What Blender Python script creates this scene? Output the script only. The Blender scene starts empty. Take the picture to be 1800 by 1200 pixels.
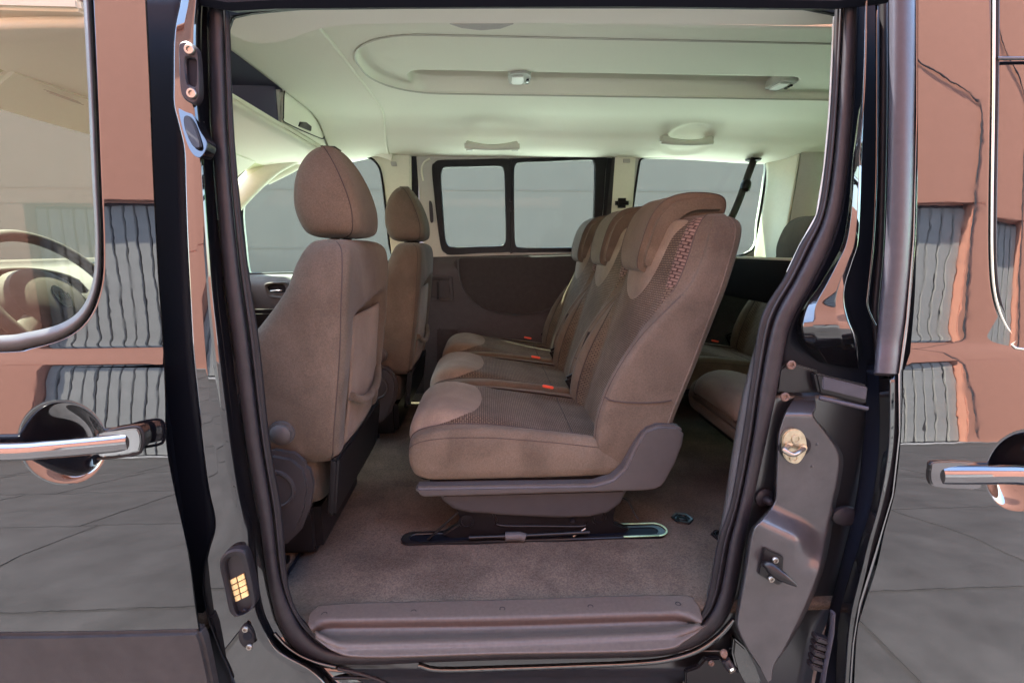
import bpy, bmesh, math, random
from mathutils import Vector, Matrix
random.seed(4)
C = bpy.context.scene.collection
S = bpy.context.scene
# ------------------------------------------------------------------ camera
FZ = 0.55                      # height of the van floor above the ground
FOC = 853.0                    # focal length in pixels of an 1800 px wide picture
CAM = Vector((0, -1.05, FZ + 0.8))
cam = bpy.data.objects.new('camera', bpy.data.cameras.new('camera')); C.objects.link(cam)
cam.data.sensor_width = 36; cam.data.lens = 36 * FOC / 1800
cam.data.clip_start = 0.02; cam.data.clip_end = 400
cam.location = CAM; cam.rotation_euler = (math.radians(79), 0, math.radians(-3))
S.camera = cam
ROT = cam.rotation_euler.to_matrix()
# ------------------------------------------------------------------ world and sun
SUN_EL, SUN_AZ = 66, -64       # sun stands beyond the van, a little towards its front
w = bpy.data.worlds.new('World'); S.world = w; w.use_nodes = True
nt = w.node_tree; bg = nt.nodes['Background']
sky = nt.nodes.new('ShaderNodeTexSky'); sky.sky_type = 'NISHITA'; sky.sun_disc = False
sky.sun_elevation = math.radians(SUN_EL); sky.sun_rotation = math.radians(SUN_AZ)
nt.links.new(sky.outputs[0], bg.inputs[0]); bg.inputs[1].default_value = 0.15
sl = bpy.data.lights.new('sun', 'SUN'); sl.energy = 5; sl.angle = math.radians(0.5); sl.color = (1, .95, .87)
so = bpy.data.objects.new('sun', sl); C.objects.link(so)
_e, _a = math.radians(SUN_EL), math.radians(SUN_AZ)
sd = Vector((math.sin(_a) * math.cos(_e), math.cos(_a) * math.cos(_e), math.sin(_e)))   # towards the sun
so.rotation_euler = sd.to_track_quat('Z', 'Y').to_euler(); so.location = sd * 20
S.view_settings.view_transform = 'Standard'; S.view_settings.look = 'None'
S.view_settings.exposure = 3.85
S.cycles.max_bounces = 10; S.cycles.diffuse_bounces = 6; S.cycles.transparent_max_bounces = 16
S.cycles.use_denoising = True; S.cycles.sample_clamp_indirect = 12
S.cycles.caustics_reflective = False; S.cycles.caustics_refractive = False

# ------------------------------------------------------------------ picture point -> place in the scene
def ray(px, py): return ROT @ Vector(((px - 900) / FOC, (600 - py) / FOC, -1))
def P(px, py, Y): d = ray(px, py); return CAM + d * ((Y - CAM.y) / d.y)
def PZ(px, py, z): d = ray(px, py); return CAM + d * ((z + FZ - CAM.z) / d.z)
def PX(px, py, x): d = ray(px, py); return CAM + d * ((x - CAM.x) / d.x)
# body side: Y of the painted skin as a function of height (slopes integrated)
_SL = [(-.6, -.04), (0, -.02), (.22, .02), (.33, .075), (.42, .115), (.5, .14), (.575, .165), (.588, .22), (.597, .36),
       (.607, .36), (.616, .15), (.63, .02), (.8, .015), (1.0, .03), (1.15, .05), (1.3, .09), (1.6, .2)]
def _slope(z):
    if z <= _SL[0][0]: return _SL[0][1]
    for (a, b), (c, d) in zip(_SL, _SL[1:]):
        if z <= c: return b + (d - b) * (z - a) / (c - a)
    return _SL[-1][1]
_PROF = []; _y = 0
for i in range(0, 1101):
    _PROF.append(_y); _y += _slope(-.6 + i * .002) * .002
_o = _PROF[300]
def skinY(zr):
    i = max(0, min(1099.99, (zr + .6) / .002)); k = int(i); f = i - k
    return -.13 + (_PROF[k] * (1 - f) + _PROF[min(k + 1, 1100)] * f) - _o
def jambY(zr):                 # plane of the door opening
    return -.12 + (0 if zr < .45 else .05 * ((zr - .45) / .85) ** 1.3)
def BS(px, py, off=0, fn=skinY):
    Y = -.1
    for _ in range(6):
        q = P(px, py, Y); Y = fn(q.z - FZ) + off
    return P(px, py, Y)
def J(px, py, off=0): return BS(px, py, off, jambY)

# ------------------------------------------------------------------ curves
def cr(pts, n=6, closed=False):
    pts = [Vector(p) for p in pts]; out = []; m = len(pts)
    def g(i): return pts[i % m] if closed else pts[max(0, min(m - 1, i))]
    for i in range(m if closed else m - 1):
        p0, p1, p2, p3 = g(i - 1), g(i), g(i + 1), g(i + 2)
        if not closed and i == 0: p0 = p1 * 2 - p2
        if not closed and i == m - 2: p3 = p2 * 2 - p1
        for k in range(n):
            t = k / n
            out.append(.5 * ((2 * p1) + (p2 - p0) * t + (2 * p0 - 5 * p1 + 4 * p2 - p3) * t * t + (3 * p1 - p0 - 3 * p2 + p3) * t ** 3))
    if not closed: out.append(pts[-1].copy())
    return out
def resample(pts, n, closed=False):
    pts = [Vector(p) for p in pts]
    if closed: pts = pts + [pts[0]]
    L = [0]
    for a, b in zip(pts, pts[1:]): L.append(L[-1] + (b - a).length)
    out = []; j = 0; m = n if closed else n - 1
    for i in range(n):
        s = L[-1] * i / m
        while j < len(L) - 2 and L[j + 1] < s: j += 1
        f = (s - L[j]) / max(1e-9, L[j + 1] - L[j]); out.append(pts[j].lerp(pts[j + 1], f))
    return out
def lerp(a, b, t): return a + (b - a) * t
def tab(t, T):
    if t <= T[0][0]: return T[0][1]
    for (a, b), (c, d) in zip(T, T[1:]):
        if t <= c: return b + (d - b) * (t - a) / (c - a)
    return T[-1][1]
def sm(a, b, x):
    t = max(0, min(1, (x - a) / (b - a))); return t * t * (3 - 2 * t)

# ------------------------------------------------------------------ materials
M = {}
def mat(name, col, rough=.6, metal=0, spec=.5, coat=0, coatr=.03, nscale=0, namt=0, bump=0, bscale=200, sheen=0, col2=None, coords='Object', ior=1.5, stretch=None, patch=0):
    m = bpy.data.materials.new(name); m.use_nodes = True; t = m.node_tree; N = t.nodes; L = t.links; b = N['Principled BSDF']
    b.inputs['Base Color'].default_value = (*col, 1); b.inputs['Roughness'].default_value = rough; b.inputs['Metallic'].default_value = metal
    b.inputs['Specular IOR Level'].default_value = spec; b.inputs['Coat Weight'].default_value = coat; b.inputs['Coat Roughness'].default_value = coatr
    b.inputs['Coat IOR'].default_value = 1.6; b.inputs['Sheen Weight'].default_value = sheen; b.inputs['IOR'].default_value = ior; b.inputs['Sheen Roughness'].default_value = .4
    tc = N.new('ShaderNodeTexCoord'); src = tc.outputs[coords]
    if stretch:
        mp = N.new('ShaderNodeMapping'); mp.inputs['Scale'].default_value = stretch; L.new(src, mp.inputs[0]); src = mp.outputs[0]
    if namt:
        n = N.new('ShaderNodeTexNoise'); n.inputs['Scale'].default_value = nscale; n.inputs['Detail'].default_value = 6; n.inputs['Roughness'].default_value = .65; L.new(src, n.inputs['Vector'])
        r = N.new('ShaderNodeMapRange'); r.inputs[1].default_value = .3; r.inputs[2].default_value = .7; L.new(n.outputs[0], r.inputs[0])
        mx = N.new('ShaderNodeMix'); mx.data_type = 'RGBA'
        c2 = col2 or tuple(c * (1 - namt) for c in col)
        mx.inputs[6].default_value = (*c2, 1); mx.inputs[7].default_value = (*[min(1, c * (1 + namt * .6)) for c in col], 1); L.new(r.outputs[0], mx.inputs[0])
        out = mx.outputs[2]
        if patch:
            n2 = N.new('ShaderNodeTexNoise'); n2.inputs['Scale'].default_value = 7; n2.inputs['Detail'].default_value = 3; n2.inputs['Distortion'].default_value = .6; L.new(tc.outputs[coords], n2.inputs['Vector'])
            r2 = N.new('ShaderNodeMapRange'); r2.inputs[1].default_value = .35; r2.inputs[2].default_value = .65; r2.inputs[3].default_value = 1 - patch; r2.inputs[4].default_value = 1 + patch; L.new(n2.outputs[0], r2.inputs[0])
            hs = N.new('ShaderNodeHueSaturation'); L.new(out, hs.inputs['Color']); L.new(r2.outputs[0], hs.inputs['Value']); out = hs.outputs[0]
        L.new(out, b.inputs['Base Color'])
    if bump:
        n = N.new('ShaderNodeTexNoise'); n.inputs['Scale'].default_value = bscale; n.inputs['Detail'].default_value = 4; L.new(src, n.inputs['Vector'])
        bp = N.new('ShaderNodeBump'); bp.inputs['Strength'].default_value = bump; bp.inputs['Distance'].default_value = .002; L.new(n.outputs[0], bp.inputs['Height']); L.new(bp.outputs[0], b.inputs['Normal'])
    M[name] = m; return m
def paint():
    m = mat('black_paint', (.004, .004, .005), .3, 0, .0, 1.0, .0, ior=1.5)
    t = m.node_tree; N = t.nodes; L = t.links; b = N['Principled BSDF']; b.inputs['Coat IOR'].default_value = 1.74; b.inputs['Coat Roughness'].default_value = .012
    tc = N.new('ShaderNodeTexCoord'); n = N.new('ShaderNodeTexNoise'); n.inputs['Scale'].default_value = 22; n.inputs['Detail'].default_value = 2; L.new(tc.outputs['Object'], n.inputs['Vector'])
    n3 = N.new('ShaderNodeTexNoise'); n3.inputs['Scale'].default_value = 5; L.new(tc.outputs['Object'], n3.inputs['Vector'])
    ad = N.new('ShaderNodeMath'); ad.operation = 'MULTIPLY_ADD'; ad.inputs[1].default_value = 6; L.new(n3.outputs[0], ad.inputs[0]); L.new(n.outputs[0], ad.inputs[2])
    bp = N.new('ShaderNodeBump'); bp.inputs['Strength'].default_value = .085; bp.inputs['Distance'].default_value = .0006
    L.new(ad.outputs[0], bp.inputs['Height']); L.new(bp.outputs[0], b.inputs['Coat Normal']); L.new(bp.outputs[0], b.inputs['Normal'])
    # road dust low down on the paint
    d = N.new('ShaderNodeTexNoise'); d.inputs['Scale'].default_value = 30; d.inputs['Detail'].default_value = 8; L.new(tc.outputs['Object'], d.inputs['Vector'])
    r = N.new('ShaderNodeMapRange'); r.inputs[1].default_value = .45; r.inputs[2].default_value = .8; r.inputs[3].default_value = .22; r.inputs[4].default_value = .34; L.new(d.outputs[0], r.inputs[0]); L.new(r.outputs[0], b.inputs['Roughness'])
    r2 = N.new('ShaderNodeMapRange'); r2.inputs[1].default_value = .5; r2.inputs[2].default_value = .8; r2.inputs[3].default_value = .008; r2.inputs[4].default_value = .07; L.new(d.outputs[0], r2.inputs[0]); L.new(r2.outputs[0], b.inputs['Coat Roughness'])
paint()
mat('dusty_paint', (.030, .028, .030), .38, 0, .3, .4, .12, nscale=18, namt=.35, bump=.05, bscale=400)
mat('dark_gap', (.004, .005, .009), .5, spec=.12)
mat('rubber', (.016, .014, .017), .42, spec=.25, nscale=40, namt=.3, bump=.25, bscale=900)
mat('rubber_dark', (.010, .009, .011), .5, spec=.2, nscale=30, namt=.3)
mat('satin_trim', (.034, .032, .040), .36, spec=.25, nscale=60, namt=.15, bump=.15, bscale=1200)
mat('cladding', (.036, .034, .034), .5, spec=.12, nscale=14, namt=.25, bump=.3, bscale=900)
mat('seat_fabric', (.106, .087, .067), .95, spec=.03, nscale=260, namt=.22, bump=.55, bscale=600, sheen=.10, patch=.17)
mat('suede_patch', (.168, .134, .105), .95, spec=.03, nscale=260, namt=.16, bump=.5, bscale=700, sheen=.12, patch=.16)
mat('seat_side', (.100, .082, .065), .95, spec=.03, nscale=260, namt=.22, bump=.55, bscale=600, sheen=.10, patch=.17)
mat('piping', (.035, .025, .022), .8)
mat('seat_plastic', (.060, .056, .056), .45, spec=.25, nscale=20, namt=.12, bump=.3, bscale=1100)
mat('skirt_plastic', (.034, .031, .033), .45, spec=.22, nscale=20, namt=.12, bump=.3, bscale=1100)
mat('black_plastic', (.009, .008, .009), .4, spec=.18, nscale=20, namt=.3)
mat('black_metal', (.007, .006, .007), .3, spec=.25, nscale=12, namt=.4)
mat('carpet', (.083, .062, .047), 1, spec=.02, nscale=210, namt=.5, bump=1.0, bscale=420, sheen=.1, patch=.22)
mat('far_trim', (.040, .033, .033), .65, spec=.15, nscale=40, namt=.2, bump=.35, bscale=700)
mat('far_trim_hard', (.048, .042, .044), .5, spec=.3, nscale=30, namt=.15, bump=.2, bscale=900)
mat('headliner', (.82, .82, .71), .95, spec=.1, nscale=500, namt=.05, bump=.25, bscale=600)
mat('pillar_trim', (.66, .66, .54), .6, nscale=90, namt=.04, bump=.1, bscale=600)
mat('grey_trim', (.40, .40, .36), .6, nscale=90, namt=.05, bump=.1, bscale=600)
mat('handle_grey', (.52, .52, .45), .5)
mat('sill_plastic', (.066, .050, .042), .42, spec=.22, nscale=120, namt=.2, bump=.2, bscale=900)
mat('steel', (.28, .25, .22), .38, metal=1)
mat('zinc', (.42, .36, .26), .4, metal=1, nscale=60, namt=.3)
mat('rust', (.10, .06, .045), .7, nscale=200, namt=.5)
mat('chrome', (.17, .165, .17), .07, metal=1)
mat('chrome_bright', (.5, .47, .42), .12, metal=1)
mat('contact_gold', (.85, .62, .30), .35, metal=.6, nscale=200, namt=.3)
mat('red_plastic', (.75, .10, .05), .4)
mat('white_plastic', (.75, .76, .72), .4)
mat('belt_webbing', (.02, .018, .018), .85, nscale=30, namt=.2)
mat('shelf_liner', (.17, .18, .24), .9, spec=.05)
mat('bare_edge', (.34, .55, .33), .5, nscale=150, namt=.3)
mat('dash', (.05, .042, .038), .7, spec=.2, nscale=30, namt=.2)
mat('blue_white', (.55, .66, .80), .3)
mat('render_wall', (.72, .325, .215), .92, nscale=9, namt=.06, bump=.1, bscale=60)
mat('gate_grey', (.50, .48, .43), .6, nscale=3, namt=.12)
mat('gate_dark', (.06, .06, .065), .7)
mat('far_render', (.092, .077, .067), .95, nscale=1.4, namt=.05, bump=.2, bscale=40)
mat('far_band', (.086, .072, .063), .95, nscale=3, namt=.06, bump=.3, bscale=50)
mat('roof_paint', (.01, .01, .012), .3, spec=.8)
def glass(name, tint, ior=1.45, k=1.0):
    m = bpy.data.materials.new(name); m.use_nodes = True; t = m.node_tree; N = t.nodes; L = t.links
    N.remove(N['Principled BSDF']); tr = N.new('ShaderNodeBsdfTransparent'); tr.inputs[0].default_value = (*tint, 1)
    gl = N.new('ShaderNodeBsdfGlossy'); gl.inputs['Roughness'].default_value = 0; lw = N.new('ShaderNodeLayerWeight'); lw.inputs[0].default_value = .5
    pw = N.new('ShaderNodeMath'); pw.operation = 'POWER'; pw.inputs[1].default_value = 5; L.new(lw.outputs['Facing'], pw.inputs[0])
    fr = N.new('ShaderNodeMath'); fr.operation = 'MULTIPLY_ADD'; fr.inputs[1].default_value = .9; fr.inputs[2].default_value = ((ior - 1) / (ior + 1)) ** 2 * .6; L.new(pw.outputs[0], fr.inputs[0])
    mu = N.new('ShaderNodeMath'); mu.operation = 'MULTIPLY'; mu.inputs[1].default_value = k; L.new(fr.outputs[0], mu.inputs[0])
    mx = N.new('ShaderNodeMixShader'); L.new(mu.outputs[0], mx.inputs[0]); L.new(tr.outputs[0], mx.inputs[1]); L.new(gl.outputs[0], mx.inputs[2]); L.new(mx.outputs[0], N['Material Output'].inputs[0]); M[name] = m
glass('tinted_glass', (.80, .89, .80), 1.22); glass('green_glass', (.62, .86, .62)); glass('screen_glass', (.90, .96, .78)); glass('door_glass', (.50, .54, .49), 1.55, 1.2)
def weave(name, a, b_, scale, rowh=.5):
    m = mat(name, a, .9, spec=.03, sheen=.1); t = m.node_tree; N = t.nodes; L = t.links; b = N['Principled BSDF']
    tc = N.new('ShaderNodeTexCoord'); br = N.new('ShaderNodeTexBrick'); br.inputs['Scale'].default_value = scale
    br.inputs['Color1'].default_value = (*a, 1); br.inputs['Color2'].default_value = (*[c * .8 for c in a], 1); br.inputs['Mortar'].default_value = (*b_, 1)
    br.inputs['Mortar Size'].default_value = .13; br.inputs['Mortar Smooth'].default_value = .6; br.inputs['Brick Width'].default_value = 1; br.inputs['Row Height'].default_value = rowh
    L.new(tc.outputs['UV'], br.inputs['Vector'])
    n = N.new('ShaderNodeTexNoise'); n.inputs['Scale'].default_value = 8; L.new(tc.outputs['Object'], n.inputs['Vector'])
    r = N.new('ShaderNodeMapRange'); r.inputs[3].default_value = .78; r.inputs[4].default_value = 1.22; r.inputs[1].default_value = .3; r.inputs[2].default_value = .7; L.new(n.outputs[0], r.inputs[0])
    hs = N.new('ShaderNodeHueSaturation'); L.new(br.outputs[0], hs.inputs['Color']); L.new(r.outputs[0], hs.inputs['Value']); L.new(hs.outputs[0], b.inputs['Base Color'])
    bp = N.new('ShaderNodeBump'); bp.inputs['Strength'].default_value = .9; bp.inputs['Distance'].default_value = .0015; bp.invert = True; L.new(br.outputs['Fac'], bp.inputs['Height']); L.new(bp.outputs[0], b.inputs['Normal'])
weave('woven_fabric', (.140, .108, .080), (.045, .033, .025), 84, .5)
weave('woven_coarse', (.185, .13, .11), (.05, .032, .028), 80, .7)

# ------------------------------------------------------------------ mesh builders
def mesh(name, vs, fs, m, parent=None, smooth=True, uv=None, weld=False, auto=None):
    me = bpy.data.meshes.new(name); me.from_pydata([tuple(v) for v in vs], [], fs); me.update()
    if uv:
        ul = me.uv_layers.new(name='UVMap')
        for l in me.loops: ul.data[l.index].uv = uv[l.vertex_index]
    me.materials.append(M[m] if isinstance(m, str) else m)
    me.polygons.foreach_set('use_smooth', [smooth] * len(me.polygons))
    if auto is not None and smooth: me.set_sharp_from_angle(angle=math.radians(auto))
    o = bpy.data.objects.new(name, me); C.objects.link(o)
    if parent: o.parent = parent
    return o
def solidify(o, t, off=-1):
    md = o.modifiers.new('thickness', 'SOLIDIFY'); md.thickness = t; md.offset = off; return o
def grid(name, rows, m, parent=None, th=0, flip=False, closed=False, smooth=True, uv=None, cap=False, auto=None):
    nr, nc = len(rows), len(rows[0]); vs = [p for r in rows for p in r]; fs = []
    for i in range(nr - 1):
        for j in range(nc if closed else nc - 1):
            a, b, c, d = i * nc + j, i * nc + (j + 1) % nc, (i + 1) * nc + (j + 1) % nc, (i + 1) * nc + j
            fs.append((a, d, c, b) if flip else (a, b, c, d))
    if cap:
        fs.append(tuple(range(nc - 1, -1, -1))); fs.append(tuple((nr - 1) * nc + k for k in range(nc)))
    o = mesh(name, vs, fs, m, parent, smooth, uv, auto=auto)
    if th: solidify(o, th)
    return o
def surf(ctrl, nu, nv):
    """ctrl: rows of control points (same count) -> smooth rows"""
    rows = [resample(cr(r, 10), nv) for r in ctrl]
    cols = [resample(cr([r[j] for r in rows], 8), nu) for j in range(nv)]
    return [[cols[j][i] for j in range(nv)] for i in range(nu)]
def plate(name, loop, th, m, parent=None, bev=.002, smooth=True, seg=2, at=None):
    """prism from a 3D loop; th = thickness vector away from the viewer"""
    bm = bmesh.new(); th = Vector(th); n = len(loop)
    a = [bm.verts.new(p) for p in loop]; b = [bm.verts.new(Vector(p) + th) for p in loop]
    bm.faces.new(a); bm.faces.new(b[::-1])
    for i in range(n): bm.faces.new((a[i], b[i], b[(i + 1) % n], a[(i + 1) % n]))
    bmesh.ops.recalc_face_normals(bm, faces=bm.faces)
    if bev:
        ed = [e for e in bm.edges if len(e.link_faces) == 2 and e.calc_face_angle(0) > .6]
        bmesh.ops.bevel(bm, geom=ed, offset=bev, segments=seg, affect='EDGES', clamp_overlap=True)
    me = bpy.data.meshes.new(name); bm.to_mesh(me); bm.free(); me.materials.append(M[m])
    me.polygons.foreach_set('use_smooth', [smooth] * len(me.polygons)); me.set_sharp_from_angle(angle=math.radians(35))
    o = bpy.data.objects.new(name, me); C.objects.link(o)
    if parent: o.parent = parent
    return o
def ring(name, outer, inner, th, m, parent=None, n=160, bev=.003, lip=0):
    """frame between two closed loops (3D), with thickness"""
    th = Vector(th)
    o_ = resample(outer, n, True); i_ = resample(inner, n, True)
    # align starts by nearest point
    k = min(range(n), key=lambda k: (i_[k] - o_[0]).length); i_ = i_[k:] + i_[:k]
    if sum((i_[j] - o_[j]).length for j in range(0, n, 8)) > sum((i_[-j] - o_[j]).length for j in range(0, n, 8)): i_ = [i_[-j] for j in range(n)]
    t = th.normalized() * bev
    rows = []
    for f in [(0, th), (0, t), (bev, None), (1 - bev, None), (1, t), (1, th)]: rows.append(f)
    R = []
    for j in range(n):
        a, b = o_[j], i_[j]; d = (b - a); e = d.normalized() * min(bev, d.length * .3)
        R.append([a + th, a + t, a + e, a + e + d * 0.0, b - e, b + t, b + th])
    cols = [[R[j][k] for j in range(n)] for k in (0, 1, 2, 4, 5, 6)]
    cols.append(cols[0])
    return grid(name, cols, m, parent, closed=True, auto=40)
def sweep(name, path, prof, m, parent=None, closed=False, up=None, capends=True, scale=None, auto=50):
    """prof: list of (a,b) offsets: a along side = tangent x up, b along up"""
    path = [Vector(p) for p in path]; n = len(path); rows = []
    up = Vector(up) if up is not None else Vector((0, -1, 0))
    for i in range(n):
        a = path[(i - 1) % n] if closed or i > 0 else path[i]; b = path[(i + 1) % n] if closed or i < n - 1 else path[i]
        t = (b - a).normalized(); s = t.cross(up).normalized(); u = s.cross(t).normalized(); k = scale(i / (n - 1)) if scale else 1
        rows.append([path[i] + s * (p[0] * k) + u * (p[1] * k) for p in prof])
    if closed: rows.append(rows[0])
    return grid(name, rows, m, parent, closed=True, cap=capends and not closed, auto=auto)
def circ(r, n=12, r2=None): return [(r * math.cos(2 * math.pi * k / n), (r2 or r) * math.sin(2 * math.pi * k / n)) for k in range(n)]
def tube(name, path, r, m, parent=None, n=12, closed=False, scale=None, up=None): return sweep(name, path, circ(r, n), m, parent, closed, up=up, scale=scale)
def box(name, c, s, m, parent=None, bev=.004, rot=None):
    bm = bmesh.new(); bmesh.ops.create_cube(bm, size=1); bmesh.ops.scale(bm, vec=s, verts=bm.verts)
    if bev: bmesh.ops.bevel(bm, geom=list(bm.edges), offset=min(bev, min(s) * .45), segments=2, affect='EDGES')
    if rot: bmesh.ops.rotate(bm, cent=(0, 0, 0), matrix=Matrix.Rotation(rot[0], 3, rot[1]), verts=bm.verts)
    bmesh.ops.translate(bm, vec=c, verts=bm.verts)
    me = bpy.data.meshes.new(name); bm.to_mesh(me); bm.free(); me.materials.append(M[m]); me.polygons.foreach_set('use_smooth', [True] * len(me.polygons)); me.set_sharp_from_angle(angle=math.radians(35))
    o = bpy.data.objects.new(name, me); C.objects.link(o)
    if parent: o.parent = parent
    return o
def lathe(name, c, axis, prof, m, parent=None, n=24, sx=1):
    """prof: (radius, height along axis)"""
    ax = Vector(axis).normalized(); s = ax.orthogonal().normalized(); t = ax.cross(s); c = Vector(c)
    if abs(ax.z) < .9: t = Vector((0, 0, 1)).cross(ax).normalized(); s = ax.cross(t)
    rows = [[c + ax * h + (s * math.cos(2 * math.pi * k / n) + t * math.sin(2 * math.pi * k / n) * sx) * r for k in range(n)] for r, h in prof]
    return grid(name, rows, m, parent, closed=True, cap=True, auto=40)
def bolt(c, axis, r, m='steel', parent=None, name='screw'):
    return lathe(name, c, axis, [(r, 0), (r, .003), (r * .85, .0045), (r * .5, .0045), (r * .42, .002), (.0005, .002)], m, parent, 16)
def empty(name, loc, label, cat, group=None):
    o = bpy.data.objects.new(name, None); C.objects.link(o); o.location = loc; o.empty_display_size = .1; o['label'] = label; o['category'] = cat
    if group: o['group'] = group
    return o
def structure(o): o['kind'] = 'structure'; return o
def px2(pts, f): return [f(*p) for p in pts]
#@@BODY
# ================================================================== setting
gm = mat('paving', (.24, .24, .25), .85, nscale=1.2, namt=.18, bump=.4, bscale=30)
g = mesh('pavement', [(-60, -60, 0), (60, -60, 0), (60, 60, 0), (-60, 60, 0)], [(0, 1, 2, 3)], 'paving', smooth=False); structure(g); g['label'] = 'grey paved ground'
slab = mat('slab', (.040, .039, .041), .8, nscale=3.5, namt=.45, bump=.5, bscale=60)
pv = None
vs, fs = [], []
for ix in range(-9, 10):
    for iy in range(-5, 0):
        x0, x1, y0, y1 = ix * 1.13 + .008 + .1 * (iy % 3), ix * 1.13 + 1.122 + .1 * (iy % 3), iy * .98 + .008, iy * .98 + .972
        h = .005 + random.random() * .001; b = .002; k = len(vs)
        vs += [(x0, y0, 0), (x1, y0, 0), (x1, y1, 0), (x0, y1, 0), (x0 + b, y0 + b, h), (x1 - b, y0 + b, h), (x1 - b, y1 - b, h), (x0 + b, y1 - b, h)]
        fs += [(k, k + 1, k + 5, k + 4), (k + 1, k + 2, k + 6, k + 5), (k + 2, k + 3, k + 7, k + 6), (k + 3, k, k + 4, k + 7), (k + 4, k + 5, k + 6, k + 7)]
mat('joint_bed', (.03, .028, .027), .9, nscale=30, namt=.3)
jb_ = mesh('joint_sand', [(-12, -5.15, .002), (12, -5.15, .002), (12, .1, .002), (-12, .1, .002)], [(0, 1, 2, 3)], 'joint_bed', smooth=False); jb_['kind'] = 'structure'
pv = mesh('paving_slabs', vs, fs, 'slab', smooth=False); pv['kind'] = 'structure'
# far grey wall seen through the windows
fw = empty('boundary_wall', (0, 13, 0), 'plain grey rendered wall standing behind the van windows', 'wall')
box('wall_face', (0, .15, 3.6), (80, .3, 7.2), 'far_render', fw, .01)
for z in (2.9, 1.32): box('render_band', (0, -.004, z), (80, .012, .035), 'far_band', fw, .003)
# terracotta house across the pavement, seen mirrored in the paint
hw = empty('rendered_house', (0, -5.2, 0), 'terracotta rendered house with a grey ribbed gate, mirrored in the paintwork', 'building')
box('wall', (0, -.2, 4.4), (40, .4, 4.6), 'render_wall', hw, .01)
box('wall', (-12.3, -.2, 1.05), (14, .4, 2.1), 'render_wall', hw, .01)
box('wall', (13.1, -.2, 1.05), (14, .4, 2.1), 'render_wall', hw, .01)
gt = box('gate', (.4, -.16, 1.04), (11.4, .04, 2.08), 'gate_dark', hw, .005)
xs = -5.22
gate_me = None
while xs < 6.08:
    if gate_me is None:
        bo = box('gate_board', (0, 0, 1.03), (.128, .03, 2.02), 'gate_grey', gt, .008); gate_me = bo.data
    else:
        bo = bpy.data.objects.new('gate_board', gate_me); C.objects.link(bo); bo.parent = gt
    bo.location = (xs, -.125 + random.random() * .006, 0); xs += .146
tube('cable', cr([(4.9, .02, 4.6), (5.3, .02, 4.0), (5.9, .02, 3.6), (6.05, .02, 3.2), (6.08, .02, 2.2), (6.2, .02, .2)], 6), .009, 'gate_dark', hw)
box('cornice', (0, .04, 6.75), (40, .5, .12), 'render_wall', hw, .01)
# ================================================================== the van
van = empty('van', (0, 0, 0), 'black van seen side on with its sliding door wide open', 'van')
CL = 1.36
# ---- floor carpet
XS = -.5
rows = []
for i in range(41):
    y = -.108 + i * (1.713) / 40
    rows.append([Vector((XS + .0 + j * 3.1 / 60, y, FZ + .0015 * math.sin(j * 1.3 + i * .9) * (1 if 0 < i < 40 else 0))) for j in range(61)])
grid('carpet', rows, 'carpet', van, th=.02)
tube('carpet_joint', [(XS - .001, y * .1 - .10, FZ + .0035) for y in range(0, 18)], .0035, 'dark_gap', van, 6, up=(0, 0, 1))
# footwell carpet in front of the joint, a little higher
rows = [[Vector((-2.0 + 1.498 * j / 20, -.10 + i * 1.70 / 20, FZ + .006 + (.0 if j < 19 else (-.004 if j == 20 else 0)))) for j in range(21)] for i in range(21)]
grid('footwell_carpet', rows, 'carpet', van, th=.02)
# underfloor
box('underbody', (.3, .78, FZ - .09), (5.0, 1.5, .10), 'dark_gap', van, .01)
# ---- roof, ends, far side shell (close the cabin so that light comes only through glass and door)
rows = []
for i in range(25):
    t = i / 24; y = .02 + t * 1.62; z = FZ + 1.47 + .05 * math.sin(math.pi * t) - .10 * (abs(2 * t - 1) ** 6)
    rows.append([Vector((-1.15 + j * 3.9 / 20, y, z - .03 * (1 - j / 20) ** 2)) for j in range(21)])
grid('roof', rows, 'roof_paint', van, th=.01)
# ---- headliner
def Cz(y): return tab(y, CZT)
CZT = [(-.1, 1.27), (.10, 1.275), (.14, 1.30), (.19, 1.345), (.28, 1.36), (.5, 1.372), (.9, 1.375), (1.15, 1.375), (1.27, 1.370), (1.35, 1.345), (1.41, 1.308), (1.48, 1.275), (1.56, 1.260), (1.62, 1.257)]
_c = cr([(0, a, b) for a, b in CZT], 6); CZT = [(p.y, p.z) for p in _c]
def sd_stad(x, y, x0, x1, y0, y1, r):
    cx, cy = (x0 + x1) / 2, (y0 + y1) / 2; dx = abs(x - cx) - (x1 - x0) / 2 + r; dy = abs(y - cy) - (y1 - y0) / 2 + r
    return math.hypot(max(dx, 0), max(dy, 0)) + min(max(dx, dy), 0) - r
a0 = PZ(622, 105, 1.37); a1 = PZ(760, 61, 1.37); a2 = PZ(800, 168, 1.37)
s0 = PZ(720, 138, 1.40); s1 = PZ(760, 124, 1.40); s2 = PZ(1000, 157, 1.40); s3 = PZ(1395, 148, 1.40)
def Hz(x, y):
    z = Cz(y)
    d = sd_stad(x, y, a0.x, 2.6, a1.y, a2.y, .235); z += .026 * sm(.003, -.010, d)
    d = sd_stad(x, y, s0.x, s3.x, s1.y, s2.y, .06); z += .034 * sm(.002, -.007, d)
    # rounded lobe round the rear grab handle
    d = math.hypot((x - HX) / .12, (y - 1.42) / .11); z += .014 * sm(1.15, .75, d)
    if y > 1.05:   # swelling towards the rear corner
        z -= .02 * sm(.95, 1.5, x) * sm(1.05, 1.4, y)
    return FZ + z
HX = P(1205, 243, 1.45).x
NX, NY = 560, 280
X0, X1 = -.435, 2.7
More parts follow.
